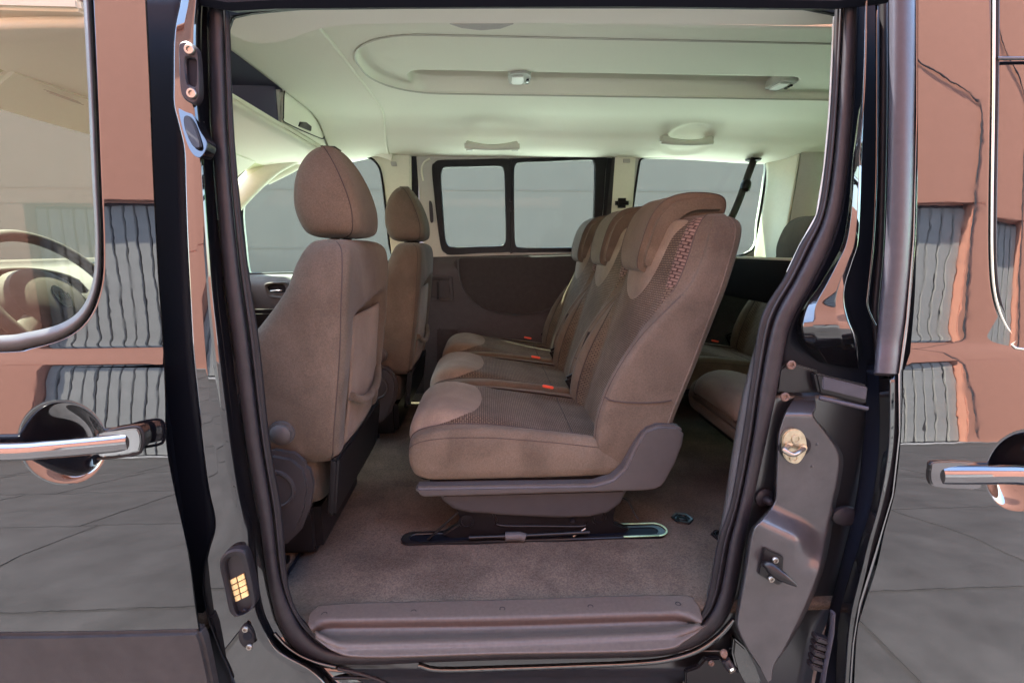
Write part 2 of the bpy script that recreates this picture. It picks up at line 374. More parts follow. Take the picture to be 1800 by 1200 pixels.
rows = [[Vector((lerp(X0 - .05 * sm(1.1, 1.6, lerp(.09, 1.615, i / NY)), X1, (j / NX)), lerp(.09, 1.615, i / NY), 0)) for j in range(NX + 1)] for i in range(NY + 1)]
for r in rows:
    for p in r: p.z = Hz(p.x, p.y)
hl = grid('headliner', rows, 'headliner', van, th=.006, flip=True)
# grey bead added in place of edge shading round the recessed roof panel
R_ = .235; cy_ = (a1.y + a2.y) / 2; ry = (a2.y - a1.y) / 2; rim = [Vector((x, a1.y, 0)) for x in [2.5 - .1 * k for k in range(26)] if x > a0.x + R_]
rim += [Vector((a0.x + R_ - R_ * math.sin(t), cy_ - ry * math.cos(t), 0)) for t in [math.pi * k / 24 for k in range(25)]] if ry <= R_ else [Vector((a0.x + R_ - R_ * math.sin(t), (a1.y + R_) - R_ * math.cos(t), 0)) for t in [math.pi / 2 * k / 12 for k in range(13)]] + [Vector((a0.x + R_ - R_ * math.cos(t), (a2.y - R_) + R_ * math.sin(t), 0)) for t in [math.pi / 2 * k / 12 for k in range(13)]]
rim += [Vector((x, a2.y, 0)) for x in [-.1 + .1 * k for k in range(27)] if x > a0.x + R_]
tube('recess_bead', [Vector((p.x, p.y, FZ + Cz(p.y) - .0005)) for p in rim], .0030, 'handle_grey', van, 8, up=(0, 0, 1))
# joint bead between the rear and front headliner
tube('headliner_joint', [Vector((X0 + .0 - .05 * sm(1.1, 1.6, y), y, FZ + Cz(y) - .001)) for y in [.12 + .03 * k for k in range(50)]], .006, 'headliner', van, 8, up=(0, 0, 1))
# front headliner in front of the joint
rows = []
for i in range(61):
    y = .09 + i * 1.525 / 60; r = []
    for j in range(31):
        t = j / 30; x = lerp(X0 - .05 * sm(1.1, 1.6, y) + .004, -.745, t)
        z = Cz(y) - .004 + .004 * math.sin(t * 3.14) - .10 * sm(1.2, 1.6, y) * sm(0.1, .9, t) * .3
        r.append(Vector((x, y, FZ + z)))
    rows.append(r)
grid('front_headliner', rows, 'headliner', van, th=.006)
# near edge of the headliner: flat flange above the door opening
loop = [(404, 20), (480, 14), (600, 10), (900, 8), (1200, 9), (1466, 14), (1464, 44), (1200, 43), (905, 42), (880, 52), (845, 55), (810, 51), (788, 42), (680, 43), (600, 46), (545, 57), (505, 72), (470, 77), (435, 75), (414, 66), (404, 60)]
plate('headliner_edge', resample(cr([PZ(x, y, 1.262) for x, y in loop], 4, True), 120, True), (0, 0, .008), 'headliner', van, .003)
plate('recess_patch', [PZ(x, y, 1.2605) for x, y in [(790, 43), (812, 50), (845, 54), (880, 51), (903, 43)]], (0, 0, .002), 'grey_trim', van, .0005)  # flat grey patch stands for the darker hollow of the handle recess
# roof rail over the opening (dark), and roof seal
sweep('door_header', [J(x, y, -.02) for x, y in [(330, -26), (405, -12), (480, -16), (700, -18), (1100, -19), (1466, -14), (1560, -24)]], [(-.02, -.02), (.022, -.02), (.028, .0), (.02, .012), (-.02, .015)], 'dark_gap', van, up=(0, -1, 0))
plate('header_corner', [J(x, y, .03) for x, y in [(398, -20), (398, 60), (408, 30), (440, 23), (500, 17), (560, 12), (1400, 12), (1464, 24), (1480, 30), (1480, -20)]], (0, .01, 0), 'roof_paint', van, .002)
# dome lamps
def hitceil(px, py):
    d = ray(px, py); t = .3
    while t < 4:
        p = CAM + d * t
        if p.z > Hz(p.x, p.y) - .002: return p
        t += .002
    return p
def lamp(pts, sz):
    q = [hitceil(x, y) for x, y in pts]; c = sum(q, Vector()) / len(q); zmin = min(p.z for p in q); f = (zmin - CAM.z) / (c.z - CAM.z)
    c = CAM + (c - CAM) * f; q = [Vector((CAM.x + (p.x - CAM.x) * (zmin - CAM.z) / (p.z - CAM.z), CAM.y + (p.y - CAM.y) * (zmin - CAM.z) / (p.z - CAM.z), zmin)) for p in q]
    c = sum(q, Vector()) / len(q)
    o = plate('dome_lamp', resample(cr([p + Vector((0, 0, -.006)) for p in q], 4, True), 40, True), (0, 0, .03), 'grey_trim', van, .003)
    sh = lambda k, dx=0: [c + Vector(((p.x - c.x) * k * .8 + dx, (p.y - c.y) * k, -.011)) for p in q]
    plate('lens', sh(.72, -.006), (0, 0, .006), 'white_plastic', o, .002)
    w = max(p.x for p in q) - c.x
    for k in (-1, 0, 1): box('switch', (c.x + w * .72, c.y + k * w * .35, c.z - .010), (w * .22, w * .25, .006), 'black_plastic' if k else 'chrome', o, .001)
    return o
lamp([(896, 127), (930, 126), (932, 141), (925, 146), (898, 146), (894, 142)], 0)
lamp([(1372, 139), (1402, 140), (1396, 146), (1370, 157), (1345, 155), (1352, 149)], 0)
# grab handles on the far side
def grab(x, y, open_):
    hn = P(x, y, 1.40); s = .094
    sc = 1.0
    path = [hn + Vector((dx, -.016 - .022 * (1 - (dx / .13) ** 2), -.010 * (1 - (dx / .10) ** 2) - open_ * .010)) for dx in [-.12 + k * .015 for k in range(17)]]
    o = sweep('grab_handle', path, [(a * 1.15, b * .7) for a, b in circ(.0165, 12)], 'handle_grey', van, up=(0, -1, .4), scale=lambda t: .8 + .35 * abs(2 * t - 1) ** 2)
    for e in (-1, 1): box('end_cap', hn + Vector((e * .108, -.008, .0)), (.046, .036, .040), 'handle_grey', o, .008)
    return o
grab(865, 258, 0); grab(1205, 246, 1)
# ---- overhead shelf across the cab
xs_ = -.755
ysh = PX(497, 178, xs_).y
def shf(px, py): return PX(px, py, xs_)
sh = box('overhead_shelf', (xs_ - .12, (ysh + 1.57) / 2, FZ + 1.315), (.24, 1.57 - ysh, .13), 'headliner', van, .012)
box('shelf_floor', (xs_ - .12, ysh / 2, FZ + 1.245), (.24, ysh, .022), 'headliner', sh, .006)
box('shelf_back', (xs_ - .24, ysh / 2, FZ + 1.31), (.02, ysh, .14), 'shelf_liner', sh, .004)
box('shelf_end', (xs_ - .13, ysh - .008, FZ + 1.32), (.22, .012, .13), 'shelf_liner', sh, .002)
box('shelf_roof', (xs_ - .12, ysh / 2, FZ + 1.40), (.26, ysh + .1, .02), 'shelf_liner', sh, .004)
lp = [(x, y) for x, y in [(498, 158), (506, 158), (583, 208), (584, 216), (568, 240), (561, 243), (500, 216), (496, 206)]]
dr = plate('shelf_lid', resample(cr([shf(x, y) + Vector((.004, 0, 0)) for x, y in lp], 4, True), 60, True), (-.008, 0, 0), 'headliner', van, .003)
tube('lid_gap', [shf(p.x, p.y) + Vector((.005, 0, 0)) for p in resample(cr([(a, b, 0) for a, b in lp], 4, True), 60, True)], .0022, 'rubber_dark', dr, 6, closed=True, up=(1, 0, 0))
plate('lid_catch', [shf(x, y) + Vector((.008, 0, 0)) for x, y in [(522, 222), (525, 214), (536, 215), (545, 222), (544, 231)]], (-.006, 0, 0), 'satin_trim', dr, .002)
# sloping header under the shelf, and sun visors
rows = []
for i in range(25):
    y = .02 + i * 1.56 / 24
    rows.append([Vector((lerp(xs_ + .012, -1.19, t), y, FZ + 1.232 - .02 * t - .03 * t * t * abs(y - .8) + .006 * math.sin(t * 3.1))) for t in [k / 10 for k in range(11)]])
grid('windscreen_header', rows, 'headliner', van, th=.02, flip=True)  # front edge extended past the glass to keep sun off the floor
for yc in (.40, 1.2):
    v = box('sun_visor', (-1.12, yc, FZ + 1.165), (.02, .40, .13), 'headliner', van, .009, rot=(math.radians(55), 'Y'))
    for k in range(3): box('warning_print', (-1.075 + .006 * k, yc - .06, FZ + 1.1775 - .004 * k), (.004, .10, .001), 'grey_trim', v, 0)
# front grab handle by the far front door
hn = P(622, 250, 1.5)
sweep('grab_handle', [P(583, 262, 1.5), P(600, 252, 1.47), P(620, 244, 1.46), P(632, 241, 1.48), P(638, 243, 1.52)], circ(.011, 10), 'handle_grey', van, up=(0, 0, 1))
# interior mirror
mi = box('interior_mirror', (-1.13, .80, FZ + 1.10), (.03, .24, .065), 'black_plastic', van, .012)
box('mirror_glass', (-1.1135, .80, FZ + 1.10), (.002, .225, .052), 'chrome', mi, 0)
# ---- windscreen
rows = []
for i in range(25):
    y = .0 + i * 1.62 / 24; bow = .10 * (1 - (2 * (y / 1.62) - 1) ** 2)
    rows.append([Vector((lerp(-1.04, -1.86, t) - bow * (.5 + .5 * t), y, FZ + lerp(1.20, .72, t) + .03 * math.sin(3.14 * t))) for t in [k / 12 for k in range(13)]])
grid('windscreen', rows, 'screen_glass', van, smooth=True)
# bonnet, dashboard
rows = []
for i in range(25):
    y = -.02 + i * 1.66 / 24
    rows.append([Vector((lerp(-1.86, -2.5, t) - .1 * (1 - (2 * i / 24 - 1) ** 2), y, FZ + .72 - .22 * t - .1 * t * t)) for t in [k / 8 for k in range(9)]])
grid('bonnet', rows, 'roof_paint', van, th=.01)
pf = [(-1.26, .30), (-1.22, .52), (-1.24, .62), (-1.32, .68), (-1.5, .70), (-1.88, .715), (-1.95, .70), (-1.95, .1), (-1.6, .0), (-1.35, .1)]
pf = [(p.x, p.y) for p in cr([(a, b, 0) for a, b in pf], 5, True)]
rows = [[Vector((a, .02 + i * 1.6 / 8, FZ + b)) for a, b in pf] for i in range(9)]
db = grid('dashboard', rows, 'dash', van, closed=True, cap=True)
rows = []
for i in range(17):
    t = i / 16; y = .08 + t * .44; k = math.sin(math.pi * t) ** .5
    rows.append([Vector((-1.235 - s_ * .22, y, FZ + .66 + .075 * k * (1 - .35 * s_ * s_))) for s_ in [q / 8 for q in range(9)]])
grid('instrument_hood', rows, 'dash', db, th=.012)
# steering wheel
sc = P(106, 523, .29); ax = Vector((.86, 0, .5)).normalized()
s1_ = Vector((0, 1, 0)); t1_ = ax.cross(s1_)
sw = tube('steering_wheel', [sc + (s1_ * math.cos(a) + t1_ * math.sin(a)) * .185 for a in [k * math.pi / 30 for k in range(60)]], .015, 'dash', van, 12, closed=True, up=ax)
lathe('hub', sc - ax * .05, ax, [(.11, 0), (.10, .03), (.075, .045), (.04, .052), (.001, .053)], 'dash', sw, 32)
for a in (-25, 205, 270):
    d = s1_ * math.cos(math.radians(a)) + t1_ * math.sin(math.radians(a)); sweep('spoke', [sc - ax * .03 + d * .06, sc - ax * .02 + d * .12, sc + d * .18], [(a_ * .022, b_ * .008) for a_, b_ in circ(1, 10)], 'dash', sw, up=ax)
em = lathe('emblem', sc + ax * .003, ax, [(.034, 0), (.034, .003), (.030, .004)], 'chrome', sw, 28, .62)
lathe('emblem_field', sc + ax * .0065, ax, [(.029, 0), (.029, .001)], 'black_plastic', sw, 28, .62)
for k in range(4): box('emblem_bar', sc + ax * .0082 + s1_ * (.012 * (k - 1.5)), (.001, .006, .016), 'chrome', sw, 0, rot=(-math.radians(30), 'Y'))
# ---- far side of the cabin
YF = 1.60
def fp(px, py, dy=0): return P(px, py, YF + dy)
TH = (0, .03, 0)
ring('far_front_door_frame', [fp(*p) for p in [(392, 380), (440, 318), (480, 296), (530, 278), (560, 262), (700, 262), (700, 300), (700, 490), (600, 490), (500, 490), (392, 490)]],
     cr([fp(*p) for p in [(426, 364), (445, 339), (470, 320), (505, 302), (545, 285), (580, 276), (620, 273), (648, 277), (664, 290), (671, 312), (678, 370), (684, 430), (688, 474), (600, 479), (500, 480), (445, 481), (436, 476), (430, 430)]], 4, True), TH, 'pillar_trim', van)
tube('window_seal', cr([fp(*p, -.004) for p in [(426, 364), (445, 339), (470, 320), (505, 302), (545, 285), (580, 276), (620, 273), (648, 277), (664, 290), (671, 312), (678, 370), (684, 430), (688, 474), (600, 479), (500, 480), (445, 481), (436, 476), (430, 430)]], 4, True), .006, 'rubber_dark', van, 8, closed=True)
plate('far_front_door_glass', [fp(*p, .02) for p in [(410, 250), (700, 250), (700, 495), (410, 495)]], (0, .003, 0), 'tinted_glass', van, 0)
sweep('a_pillar', cr([P(395, 372, 1.56), P(430, 333, 1.55), P(462, 302, 1.54), P(485, 284, 1.52), P(520, 265, 1.5)], 6), [(a * .055, b * .03) for a, b in circ(1, 14)], 'pillar_trim', van, up=(0, -1, 0))
# upper front side rail + header moulding
sweep('side_rail', cr([fp(470, 318, -.03), fp(510, 298, -.03), fp(560, 272, -.03), fp(620, 262, -.03), fp(665, 268, -.03), fp(690, 276, -.03)], 5), circ(.02, 10), 'headliner', van, up=(0, -1, 0))
# pillar between the front door and the far sliding door
plate('pillar_panel', resample([fp(*p, -.02) for p in [(672, 262), (722, 262), (724, 440), (722, 470), (690, 470), (686, 430), (678, 340)]], 60, True), (0, .05, 0), 'pillar_trim', van, .008)
plate('height_adjuster', resample([fp(*p, -.028) for p in [(686, 284), (698, 284), (698, 292), (686, 292)]], 4, True), (0, .01, 0), 'grey_trim', van, .002)
plate('pillar_lower', [fp(*p, -.03) for p in [(680, 455), (745, 455), (750, 700), (670, 700)]], (0, .05, 0), 'far_trim', van, .01)
plate('door_gap', [fp(*p, .005) for p in [(716, 262), (734, 262), (738, 460), (716, 460)]], (0, .01, 0), 'rubber_dark', van, 0)
# far sliding door: metal window surround, two framed panes, trim panels
fd = ring('far_sliding_door', [fp(*p) for p in [(731, 262), (900, 262), (1080, 262), (1080, 360), (1082, 456), (900, 456), (746, 456), (738, 360)]],
     cr([fp(*p) for p in [(764, 300), (770, 287), (785, 283), (900, 280), (1055, 277), (1064, 284), (1060, 340), (1054, 400), (1049, 440), (900, 441), (800, 446), (784, 443), (774, 420), (767, 350)]], 4, True), TH, 'grey_trim', van)
fl = ring('window_frame', cr([fp(*p, -.012) for p in [(759, 296), (764, 286), (775, 281), (830, 280), (896, 279), (898, 290), (898, 360), (898, 438), (893, 443), (840, 445), (794, 448), (782, 444), (774, 430), (765, 360)]], 4, True),
          cr([fp(*p, -.012) for p in [(775, 312), (777, 299), (785, 294), (830, 293), (876, 292), (885, 298), (887, 315), (888, 360), (889, 415), (886, 428), (876, 432), (840, 433), (797, 434), (787, 430), (782, 415), (778, 360)]], 4, True), (0, .03, 0), 'black_plastic', fd)
fr_ = ring('window_frame', cr([fp(*p, -.010) for p in [(894, 286), (896, 279), (905, 278), (960, 277), (1058, 276), (1068, 282), (1065, 300), (1060, 370), (1053, 432), (1050, 442), (980, 443), (905, 444), (897, 440), (895, 360)]], 4, True),
          cr([fp(*p, -.010) for p in [(904, 302), (906, 291), (914, 286), (960, 284), (1035, 281), (1043, 284), (1046, 293), (1045, 350), (1042, 400), (1036, 428), (1026, 434), (980, 435), (916, 435), (907, 430), (905, 415), (904, 360)]], 4, True), (0, .03, 0), 'black_plastic', fd)
for y in (352, 368): box('catch', fp(898, y, -.026), (.012, .02, .02), 'black_plastic', fd, .003)
plate('window_glass', [fp(*p, .012) for p in [(764, 282), (897, 280), (897, 446), (770, 448)]], (0, .003, 0), 'tinted_glass', fd, 0)
plate('window_glass', [fp(*p, .016) for p in [(897, 280), (1066, 276), (1060, 444), (897, 446)]], (0, .003, 0), 'tinted_glass', fd, 0)
rows = surf([[fp(745, 452, -.012), fp(830, 450, -.014), fp(960, 447, -.014), fp(1110, 445, -.014)], [fp(745, 458, -.035), fp(830, 458, -.04), fp(960, 456, -.04), fp(1110, 453, -.04)],
             [fp(745, 520, -.035), fp(830, 520, -.04), fp(960, 520, -.04), fp(1110, 520, -.04)], [fp(745, 700, -.03), fp(830, 700, -.03), fp(960, 700, -.03), fp(1110, 700, -.03)]], 16, 16)
grid('door_trim', rows, 'far_trim_hard', fd)
plate('trim_pad', resample(cr([fp(*p, -.052) for p in [(806, 455), (807, 480), (815, 508), (835, 532), (866, 547), (905, 553), (945, 549), (985, 535), (1030, 518), (1080, 505), (1085, 453), (940, 452)]], 5, True), 90, True), (0, .02, 0), 'far_trim', fd, .006)
tube('pad_beading', cr([fp(*p, -.052) for p in [(806, 455), (807, 480), (815, 508), (835, 532), (866, 547), (905, 553), (945, 549), (985, 535), (1030, 518), (1080, 505)]], 5), .004, 'far_trim_hard', fd, 8)
ring('door_pull', resample([fp(*p, -.05) for p in [(752, 484), (795, 486), (798, 530), (754, 528)]], 60, True), resample([fp(*p, -.045) for p in [(758, 492), (788, 493), (790, 524), (759, 522)]], 60, True), (0, .02, 0), 'far_trim_hard', fd)
box('pull_bar', fp(770, 510, -.055), (.012, .02, .10), 'black_plastic', fd, .004)
plate('speaker_panel', [fp(*p, -.045) for p in [(768, 576), (808, 576), (808, 640), (768, 640)]], (0, .02, 0), 'far_trim', fd, .01)
# small window between slider front edge and pillar: slot
plate('pull_slot', resample(cr([fp(*p, -.01) for p in [(754, 356), (757, 353), (760, 360), (762, 385), (760, 392), (756, 388)]], 3, True), 24, True), (0, .006, 0), 'satin_trim', fd, .001)
tube('moulding', cr([fp(*p, -.004) for p in [(744, 318), (741, 300), (745, 286), (756, 279)]], 4), .005, 'pillar_trim', fd, 8)
# pillar behind it with belt
plate('pillar_panel', [fp(*p, -.02) for p in [(1080, 262), (1119, 262), (1112, 380), (1106, 460), (1066, 460)]], (0, .05, 0), 'pillar_trim', van, .008)
plate('height_adjuster', [fp(*p, -.028) for p in [(1096, 279), (1108, 279), (1108, 286), (1096, 286)]], (0, .01, 0), 'grey_trim', van, .002)
plate('door_gap', [fp(*p, -.002) for p in [(1068, 262), (1084, 262), (1070, 460), (1054, 460)]], (0, .01, 0), 'rubber_dark', van, 0)
sweep('seat_belt', [fp(1079, 275, -.015), fp(1073, 330, -.015), fp(1066, 400, -.015), fp(1060, 460, -.015)], [(-.022, 0), (.0, .002), (.008, 0), (0, -.002)], 'belt_webbing', van)
box('belt_guide', fp(1093, 357, -.05), (.07, .04, .05), 'black_plastic', van, .015)
# rear quarter window, rear pillar, rear side trim
qi = [(1123, 292), (1128, 280), (1140, 277), (1220, 277), (1330, 279), (1344, 283), (1348, 292), (1343, 330), (1333, 390), (1322, 440), (1250, 455), (1110, 458), (1104, 452), (1112, 370)]
ring('far_quarter_frame', [fp(*p, -.005) for p in [(1112, 262), (1240, 262), (1420, 262), (1420, 470), (1240, 470), (1095, 470), (1105, 360)]], cr([fp(*p, -.005) for p in qi], 4, True), TH, 'grey_trim', van)
tube('quarter_seal', cr([fp(*p, -.008) for p in qi], 4, True), .006, 'rubber_dark', van, 8, closed=True)
plate('quarter_glass', [fp(*p, .02) for p in [(1100, 262), (1420, 262), (1420, 470), (1095, 470)]], (0, .003, 0), 'tinted_glass', van, 0)
rows = surf([[fp(1346, 270, -.01), fp(1372, 268, -.06), fp(1408, 262, -.14)], [fp(1347, 330, -.01), fp(1368, 330, -.06), fp(1398, 330, -.14)], [fp(1322, 470, -.01), fp(1345, 480, -.06), fp(1372, 480, -.14)]], 14, 14)
grid('rear_pillar_trim', rows, 'pillar_trim', van, th=.01)
rows = surf([[fp(1408, 262, -.14), fp(1440, 264, -.145), fp(1700, 266, -.14)], [fp(1398, 330, -.14), fp(1440, 330, -.15), fp(1700, 330, -.14)], [fp(1372, 480, -.14), fp(1430, 480, -.15), fp(1700, 480, -.14)]], 10, 10)
grid('rear_side_trim', rows, 'grey_trim', van, th=.01)
plate('rear_lower_trim', [fp(*p, -.03) for p in [(1080, 455), (1900, 455), (1900, 900), (1080, 730)]], (0, .05, 0), 'far_trim', van, .01)
# far front door lower trim
rows = surf([[fp(380, 482, -.005), fp(500, 481, -.005), fp(690, 478, -.005)], [fp(380, 492, -.05), fp(500, 490, -.055), fp(690, 488, -.05)], [fp(380, 560, -.06), fp(500, 560, -.08), fp(690, 560, -.05)], [fp(380, 720, -.03), fp(500, 720, -.03), fp(690, 720, -.03)]], 16, 16)
fdt = grid('far_front_door_trim', rows, 'far_trim_hard', van)
ring('handle_recess', cr([fp(*p, -.085) for p in [(464, 502), (470, 497), (485, 496), (505, 498), (505, 522), (485, 524), (470, 520)]], 4, True), cr([fp(*p, -.08) for p in [(470, 505), (475, 501), (485, 500), (500, 502), (500, 517), (485, 519), (475, 516)]], 4, True), (0, .02, 0), 'far_trim_hard', fdt, n=60)
plate('handle_well', [fp(*p, -.072) for p in [(468, 500), (502, 500), (502, 520), (468, 520)]], (0, .004, 0), 'dark_gap', fdt, 0)
tube('inner_handle', [fp(476, 512, -.09), fp(486, 511, -.095), fp(496, 511, -.09)], .006, 'chrome', fdt, 8)
plate('far_door_arm', [fp(*p, -.15) for p in [(430, 545), (500, 545), (520, 700), (430, 700)]], (0, .1, 0), 'black_plastic', van, .02)
# hanging rear belt
hb = sweep('hanging_belt', cr([P(1326, 279, 1.50), P(1318, 300, 1.49), P(1309, 325, 1.47), P(1300, 350, 1.45), P(1288, 378, 1.42), P(1275, 400, 1.40)], 6), [(a * .019, b * .010) for a, b in circ(1, 12)], 'belt_webbing', van)
lathe('belt_anchor', P(1324, 281, 1.50), (0, 0, 1), [(.02, -.01), (.036, -.004), (.04, .004), (.02, .006)], 'black_plastic', hb)
lathe('belt_buckle', P(1311, 326, 1.465), (.3, .2, 1), [(.012, -.035), (.024, -.025), (.026, 0), (.022, .02), (.012, .03)], 'black_plastic', hb)
# black luggage divider behind the middle row
dv = box('luggage_panel', (1.13, 1.08, FZ + .665), (.04, 1.04, .17), 'black_plastic', van, .008)
box('panel_cap', (1.125, 1.08, FZ + .755), (.035, 1.04, .010), 'pillar_trim', dv, .003)
# ---- rear end: sill, glass, corners ; far outer skin below windows; near rear side lower wall
box('tailgate', (2.66, .80, FZ + .36), (.06, 1.62, .78), 'far_trim_hard', van, .02)
box('tailgate_header', (2.66, .80, FZ + 1.36), (.06, 1.62, .22), 'headliner', van, .02)
plate('rear_glass', [(2.67, .0, FZ + .74), (2.67, 1.6, FZ + .74), (2.66, 1.6, FZ + 1.26), (2.66, .0, FZ + 1.26)], (.003, 0, 0), 'green_glass', van, 0)
plate('near_rear_trim', [(.80, .03, FZ - .02), (2.66, .03, FZ - .02), (2.66, .03, FZ + .78), (.80, .03, FZ + .78)], (0, -.02, 0), 'far_trim_hard', van, .004)
plate('near_rear_rail', [(.80, .07, FZ + 1.2), (2.66, .07, FZ + 1.2), (2.66, .07, FZ + 1.40), (.80, .07, FZ + 1.40)], (0, -.02, 0), 'headliner', van, .004)
plate('far_outer_skin', [(-2.4, 1.70, .25), (2.7, 1.70, .25), (2.7, 1.67, FZ + .70), (-1.8, 1.67, FZ + .66), (-2.4, 1.69, FZ + .55)], (0, .01, 0), 'roof_paint', van, .003)
plate('far_top_rail', [(-1.1, 1.62, FZ + 1.262), (2.7, 1.62, FZ + 1.262), (2.7, 1.60, FZ + 1.46), (-1.1, 1.60, FZ + 1.44)], (0, .02, 0), 'roof_paint', van, .003)
# unseen firewall under the dashboard
box('firewall', (-1.9, .8, FZ + .35), (.04, 1.64, .72), 'dark_gap', van, .01)

def lettering(txt, loc, size, m, parent, rot):
    cu = bpy.data.curves.new('lettering', 'FONT'); cu.body = txt; cu.size = size; cu.extrude = .0004; cu.align_x = 'CENTER'
    t = bpy.data.objects.new('lettering', cu); C.objects.link(t); bpy.context.view_layer.update(); me = bpy.data.meshes.new_from_object(t.evaluated_get(bpy.context.evaluated_depsgraph_get())); bpy.data.objects.remove(t)
    o = bpy.data.objects.new('lettering', me); C.objects.link(o); o.location = loc; cu = me; o.rotation_euler = rot; cu.materials.append(M[m]); o.parent = parent; return o
lettering('AIRBAG', P(461, 266, 1.42), .020, 'grey_trim', van, (math.radians(80), math.radians(12), 0))
# ================================================================== near side bodywork
def ribbon(name, pairs, h, m, fn=J, off=0, n=260, k=9, base=.01, parent=None):
    a = resample(cr([(p[0], p[1], 0) for p in pairs], 6), n); b = resample(cr([(p[2], p[3], 0) for p in pairs], 6), n)
    # keep pairs in step: sample both by the same control parameter
    A = cr([(p[0], p[1], 0) for p in pairs], 10); B = cr([(p[2], p[3], 0) for p in pairs], 10)
    rows = []
    for p, q in zip(A, B):
        r = []
        for i in range(k):
            t = i / (k - 1); x = lerp(p.x, q.x, .5 - .5 * math.cos(math.pi * t)); y = lerp(p.y, q.y, .5 - .5 * math.cos(math.pi * t))
            r.append(fn(x, y, off + base - h * math.sin(math.pi * t)))
        rows.append(r)
    return grid(name, rows, m, parent or van)
BB = [(367, -30, 393, -30), (367, 0, 393, 0), (370, 200, 398, 200), (381, 350, 408, 350), (393, 480, 421, 480), (409, 600, 437, 600), (432, 775, 458, 772), (454, 900, 478, 896), (467, 1000, 489, 994), (477, 1055, 500, 1040), (490, 1098, 517, 1080), (518, 1139, 542, 1116), (562, 1163, 582, 1142), (640, 1168, 650, 1150), (770, 1163, 770, 1146), (900, 1159, 900, 1143), (1080, 1156, 1080, 1139), (1165, 1152, 1158, 1134), (1225, 1134, 1205, 1117), (1265, 1104, 1240, 1088), (1290, 1058, 1264, 1045), (1308, 965, 1282, 955), (1322, 890, 1300, 886), (1346, 780, 1322, 776), (1368, 675, 1338, 668), (1388, 575, 1360, 563), (1424, 505, 1397, 492), (1452, 450, 1424, 438), (1476, 385, 1449, 380), (1490, 300, 1464, 298), (1500, 180, 1474, 180), (1507, 0, 1484, 0), (1509, -30, 1486, -30)]
LP = [(393, -30, 404, -30), (393, 0, 404, 0), (398, 200, 410, 200), (408, 350, 422, 350), (421, 480, 438, 480), (437, 600, 456, 600), (458, 772, 474, 770), (478, 896, 494, 890), (489, 994, 503, 988), (500, 1040, 509, 1035), (517, 1080, 523, 1074), (542, 1116, 552, 1107), (582, 1142, 590, 1132), (650, 1150, 652, 1144), (770, 1146, 770, 1140), (900, 1143, 900, 1137), (1080, 1139, 1080, 1133), (1158, 1134, 1153, 1127), (1205, 1117, 1198, 1108), (1240, 1088, 1231, 1079), (1264, 1045, 1246, 1037), (1282, 955, 1262, 950), (1300, 886, 1284, 882), (1322, 776, 1303, 774), (1338, 668, 1320, 665), (1360, 563, 1338, 557), (1397, 492, 1380, 484), (1424, 438, 1406, 430), (1449, 380, 1436, 376), (1464, 298, 1449, 297), (1474, 180, 1460, 180), (1484, 0, 1468, 0), (1486, -30, 1470, -30)]
seal = ribbon('door_seal', BB, .016, 'rubber', base=.008)
ribbon('seal_lip', LP, .008, 'rubber_dark', base=.012, k=7, parent=seal)
tube('seal_bead', [J(p.x, p.y, .004) for p in cr([(p[0] + .35 * (p[2] - p[0]), p[1] + .35 * (p[3] - p[1]), 0) for p in LP], 8)], .0022, 'rubber', seal, 6)
# inner trim strips beside the seal
def strip(name, pts, w0, w1, m, off=.015, depth=.06):
    A = cr([(p[0], p[1], 0) for p in pts], 8); rows = []
    for i, p in enumerate(A):
        a = J(p.x, p.y, off); rows.append([a + Vector((0, 0, 0)), a + Vector((w0 * .4, depth * .3, 0)), a + Vector((w0, depth, w1))])
    return grid(name, rows, m, van, th=.003)
# pillar trim inside the rear edge of the opening
LPR = [(1384, 494, 1392, 484), (1362, 520, 1370, 510), (1345, 560, 1352, 556), (1326, 620, 1334, 620), (1306, 700, 1316, 700), (1290, 790, 1304, 790), (1276, 880, 1290, 880), (1258, 980, 1266, 980), (1241, 1060, 1246, 1060), (1234, 1085, 1236, 1085)]
A = cr([(p[0], p[1], 0) for p in LPR], 6); B = cr([(p[2] + 6, p[3], 0) for p in LPR], 6); rows = []
for p, q in zip(A, B):
    rows.append([J(p.x, p.y, .05), J(lerp(p.x, q.x, .3), p.y, .032), J(lerp(p.x, q.x, .7), lerp(p.y, q.y, .7), .024), J(q.x, q.y, .018)])
grid('rear_post_trim', rows, 'seat_plastic', van, th=.003)
tube('trim_edge', [J(x, y, .016) for x, y in [(1466, 30), (1463, 100), (1458, 200), (1449, 297), (1436, 378), (1406, 432), (1384, 478)]], .0022, 'grey_trim', van, 8)
# ---- sill tray with its five screws
TR = [(.020, [(542, 1098), (552, 1074), (600, 1063), (880, 1056), (1180, 1048), (1222, 1060), (1234, 1090)]),
      (.022, [(546, 1106), (560, 1092), (600, 1087), (880, 1083), (1160, 1075), (1210, 1082), (1233, 1095)]),
      (.018, [(547, 1107), (564, 1096), (604, 1093), (880, 1089), (1160, 1081), (1208, 1085), (1232, 1095)]),
      (.004, [(550, 1108), (575, 1104), (610, 1104), (880, 1100), (1160, 1091), (1205, 1091), (1231, 1096)]),
      (.000, [(552, 1110), (585, 1119), (620, 1119), (880, 1113), (1160, 1103), (1195, 1101), (1230, 1097)]),
      (.018, [(553, 1112), (590, 1127), (625, 1128), (880, 1122), (1160, 1112), (1195, 1107), (1229, 1098)]),
      (.022, [(556, 1115), (592, 1132), (628, 1134), (880, 1128), (1160, 1117), (1200, 1112), (1232, 1100)]),
      (.017, [(558, 1119), (594, 1138), (640, 1142), (880, 1137), (1155, 1126), (1200, 1116), (1236, 1098)]),
      (.014, [(556, 1122), (590, 1146), (650, 1156), (880, 1150), (1150, 1144), (1205, 1126), (1240, 1099)])]
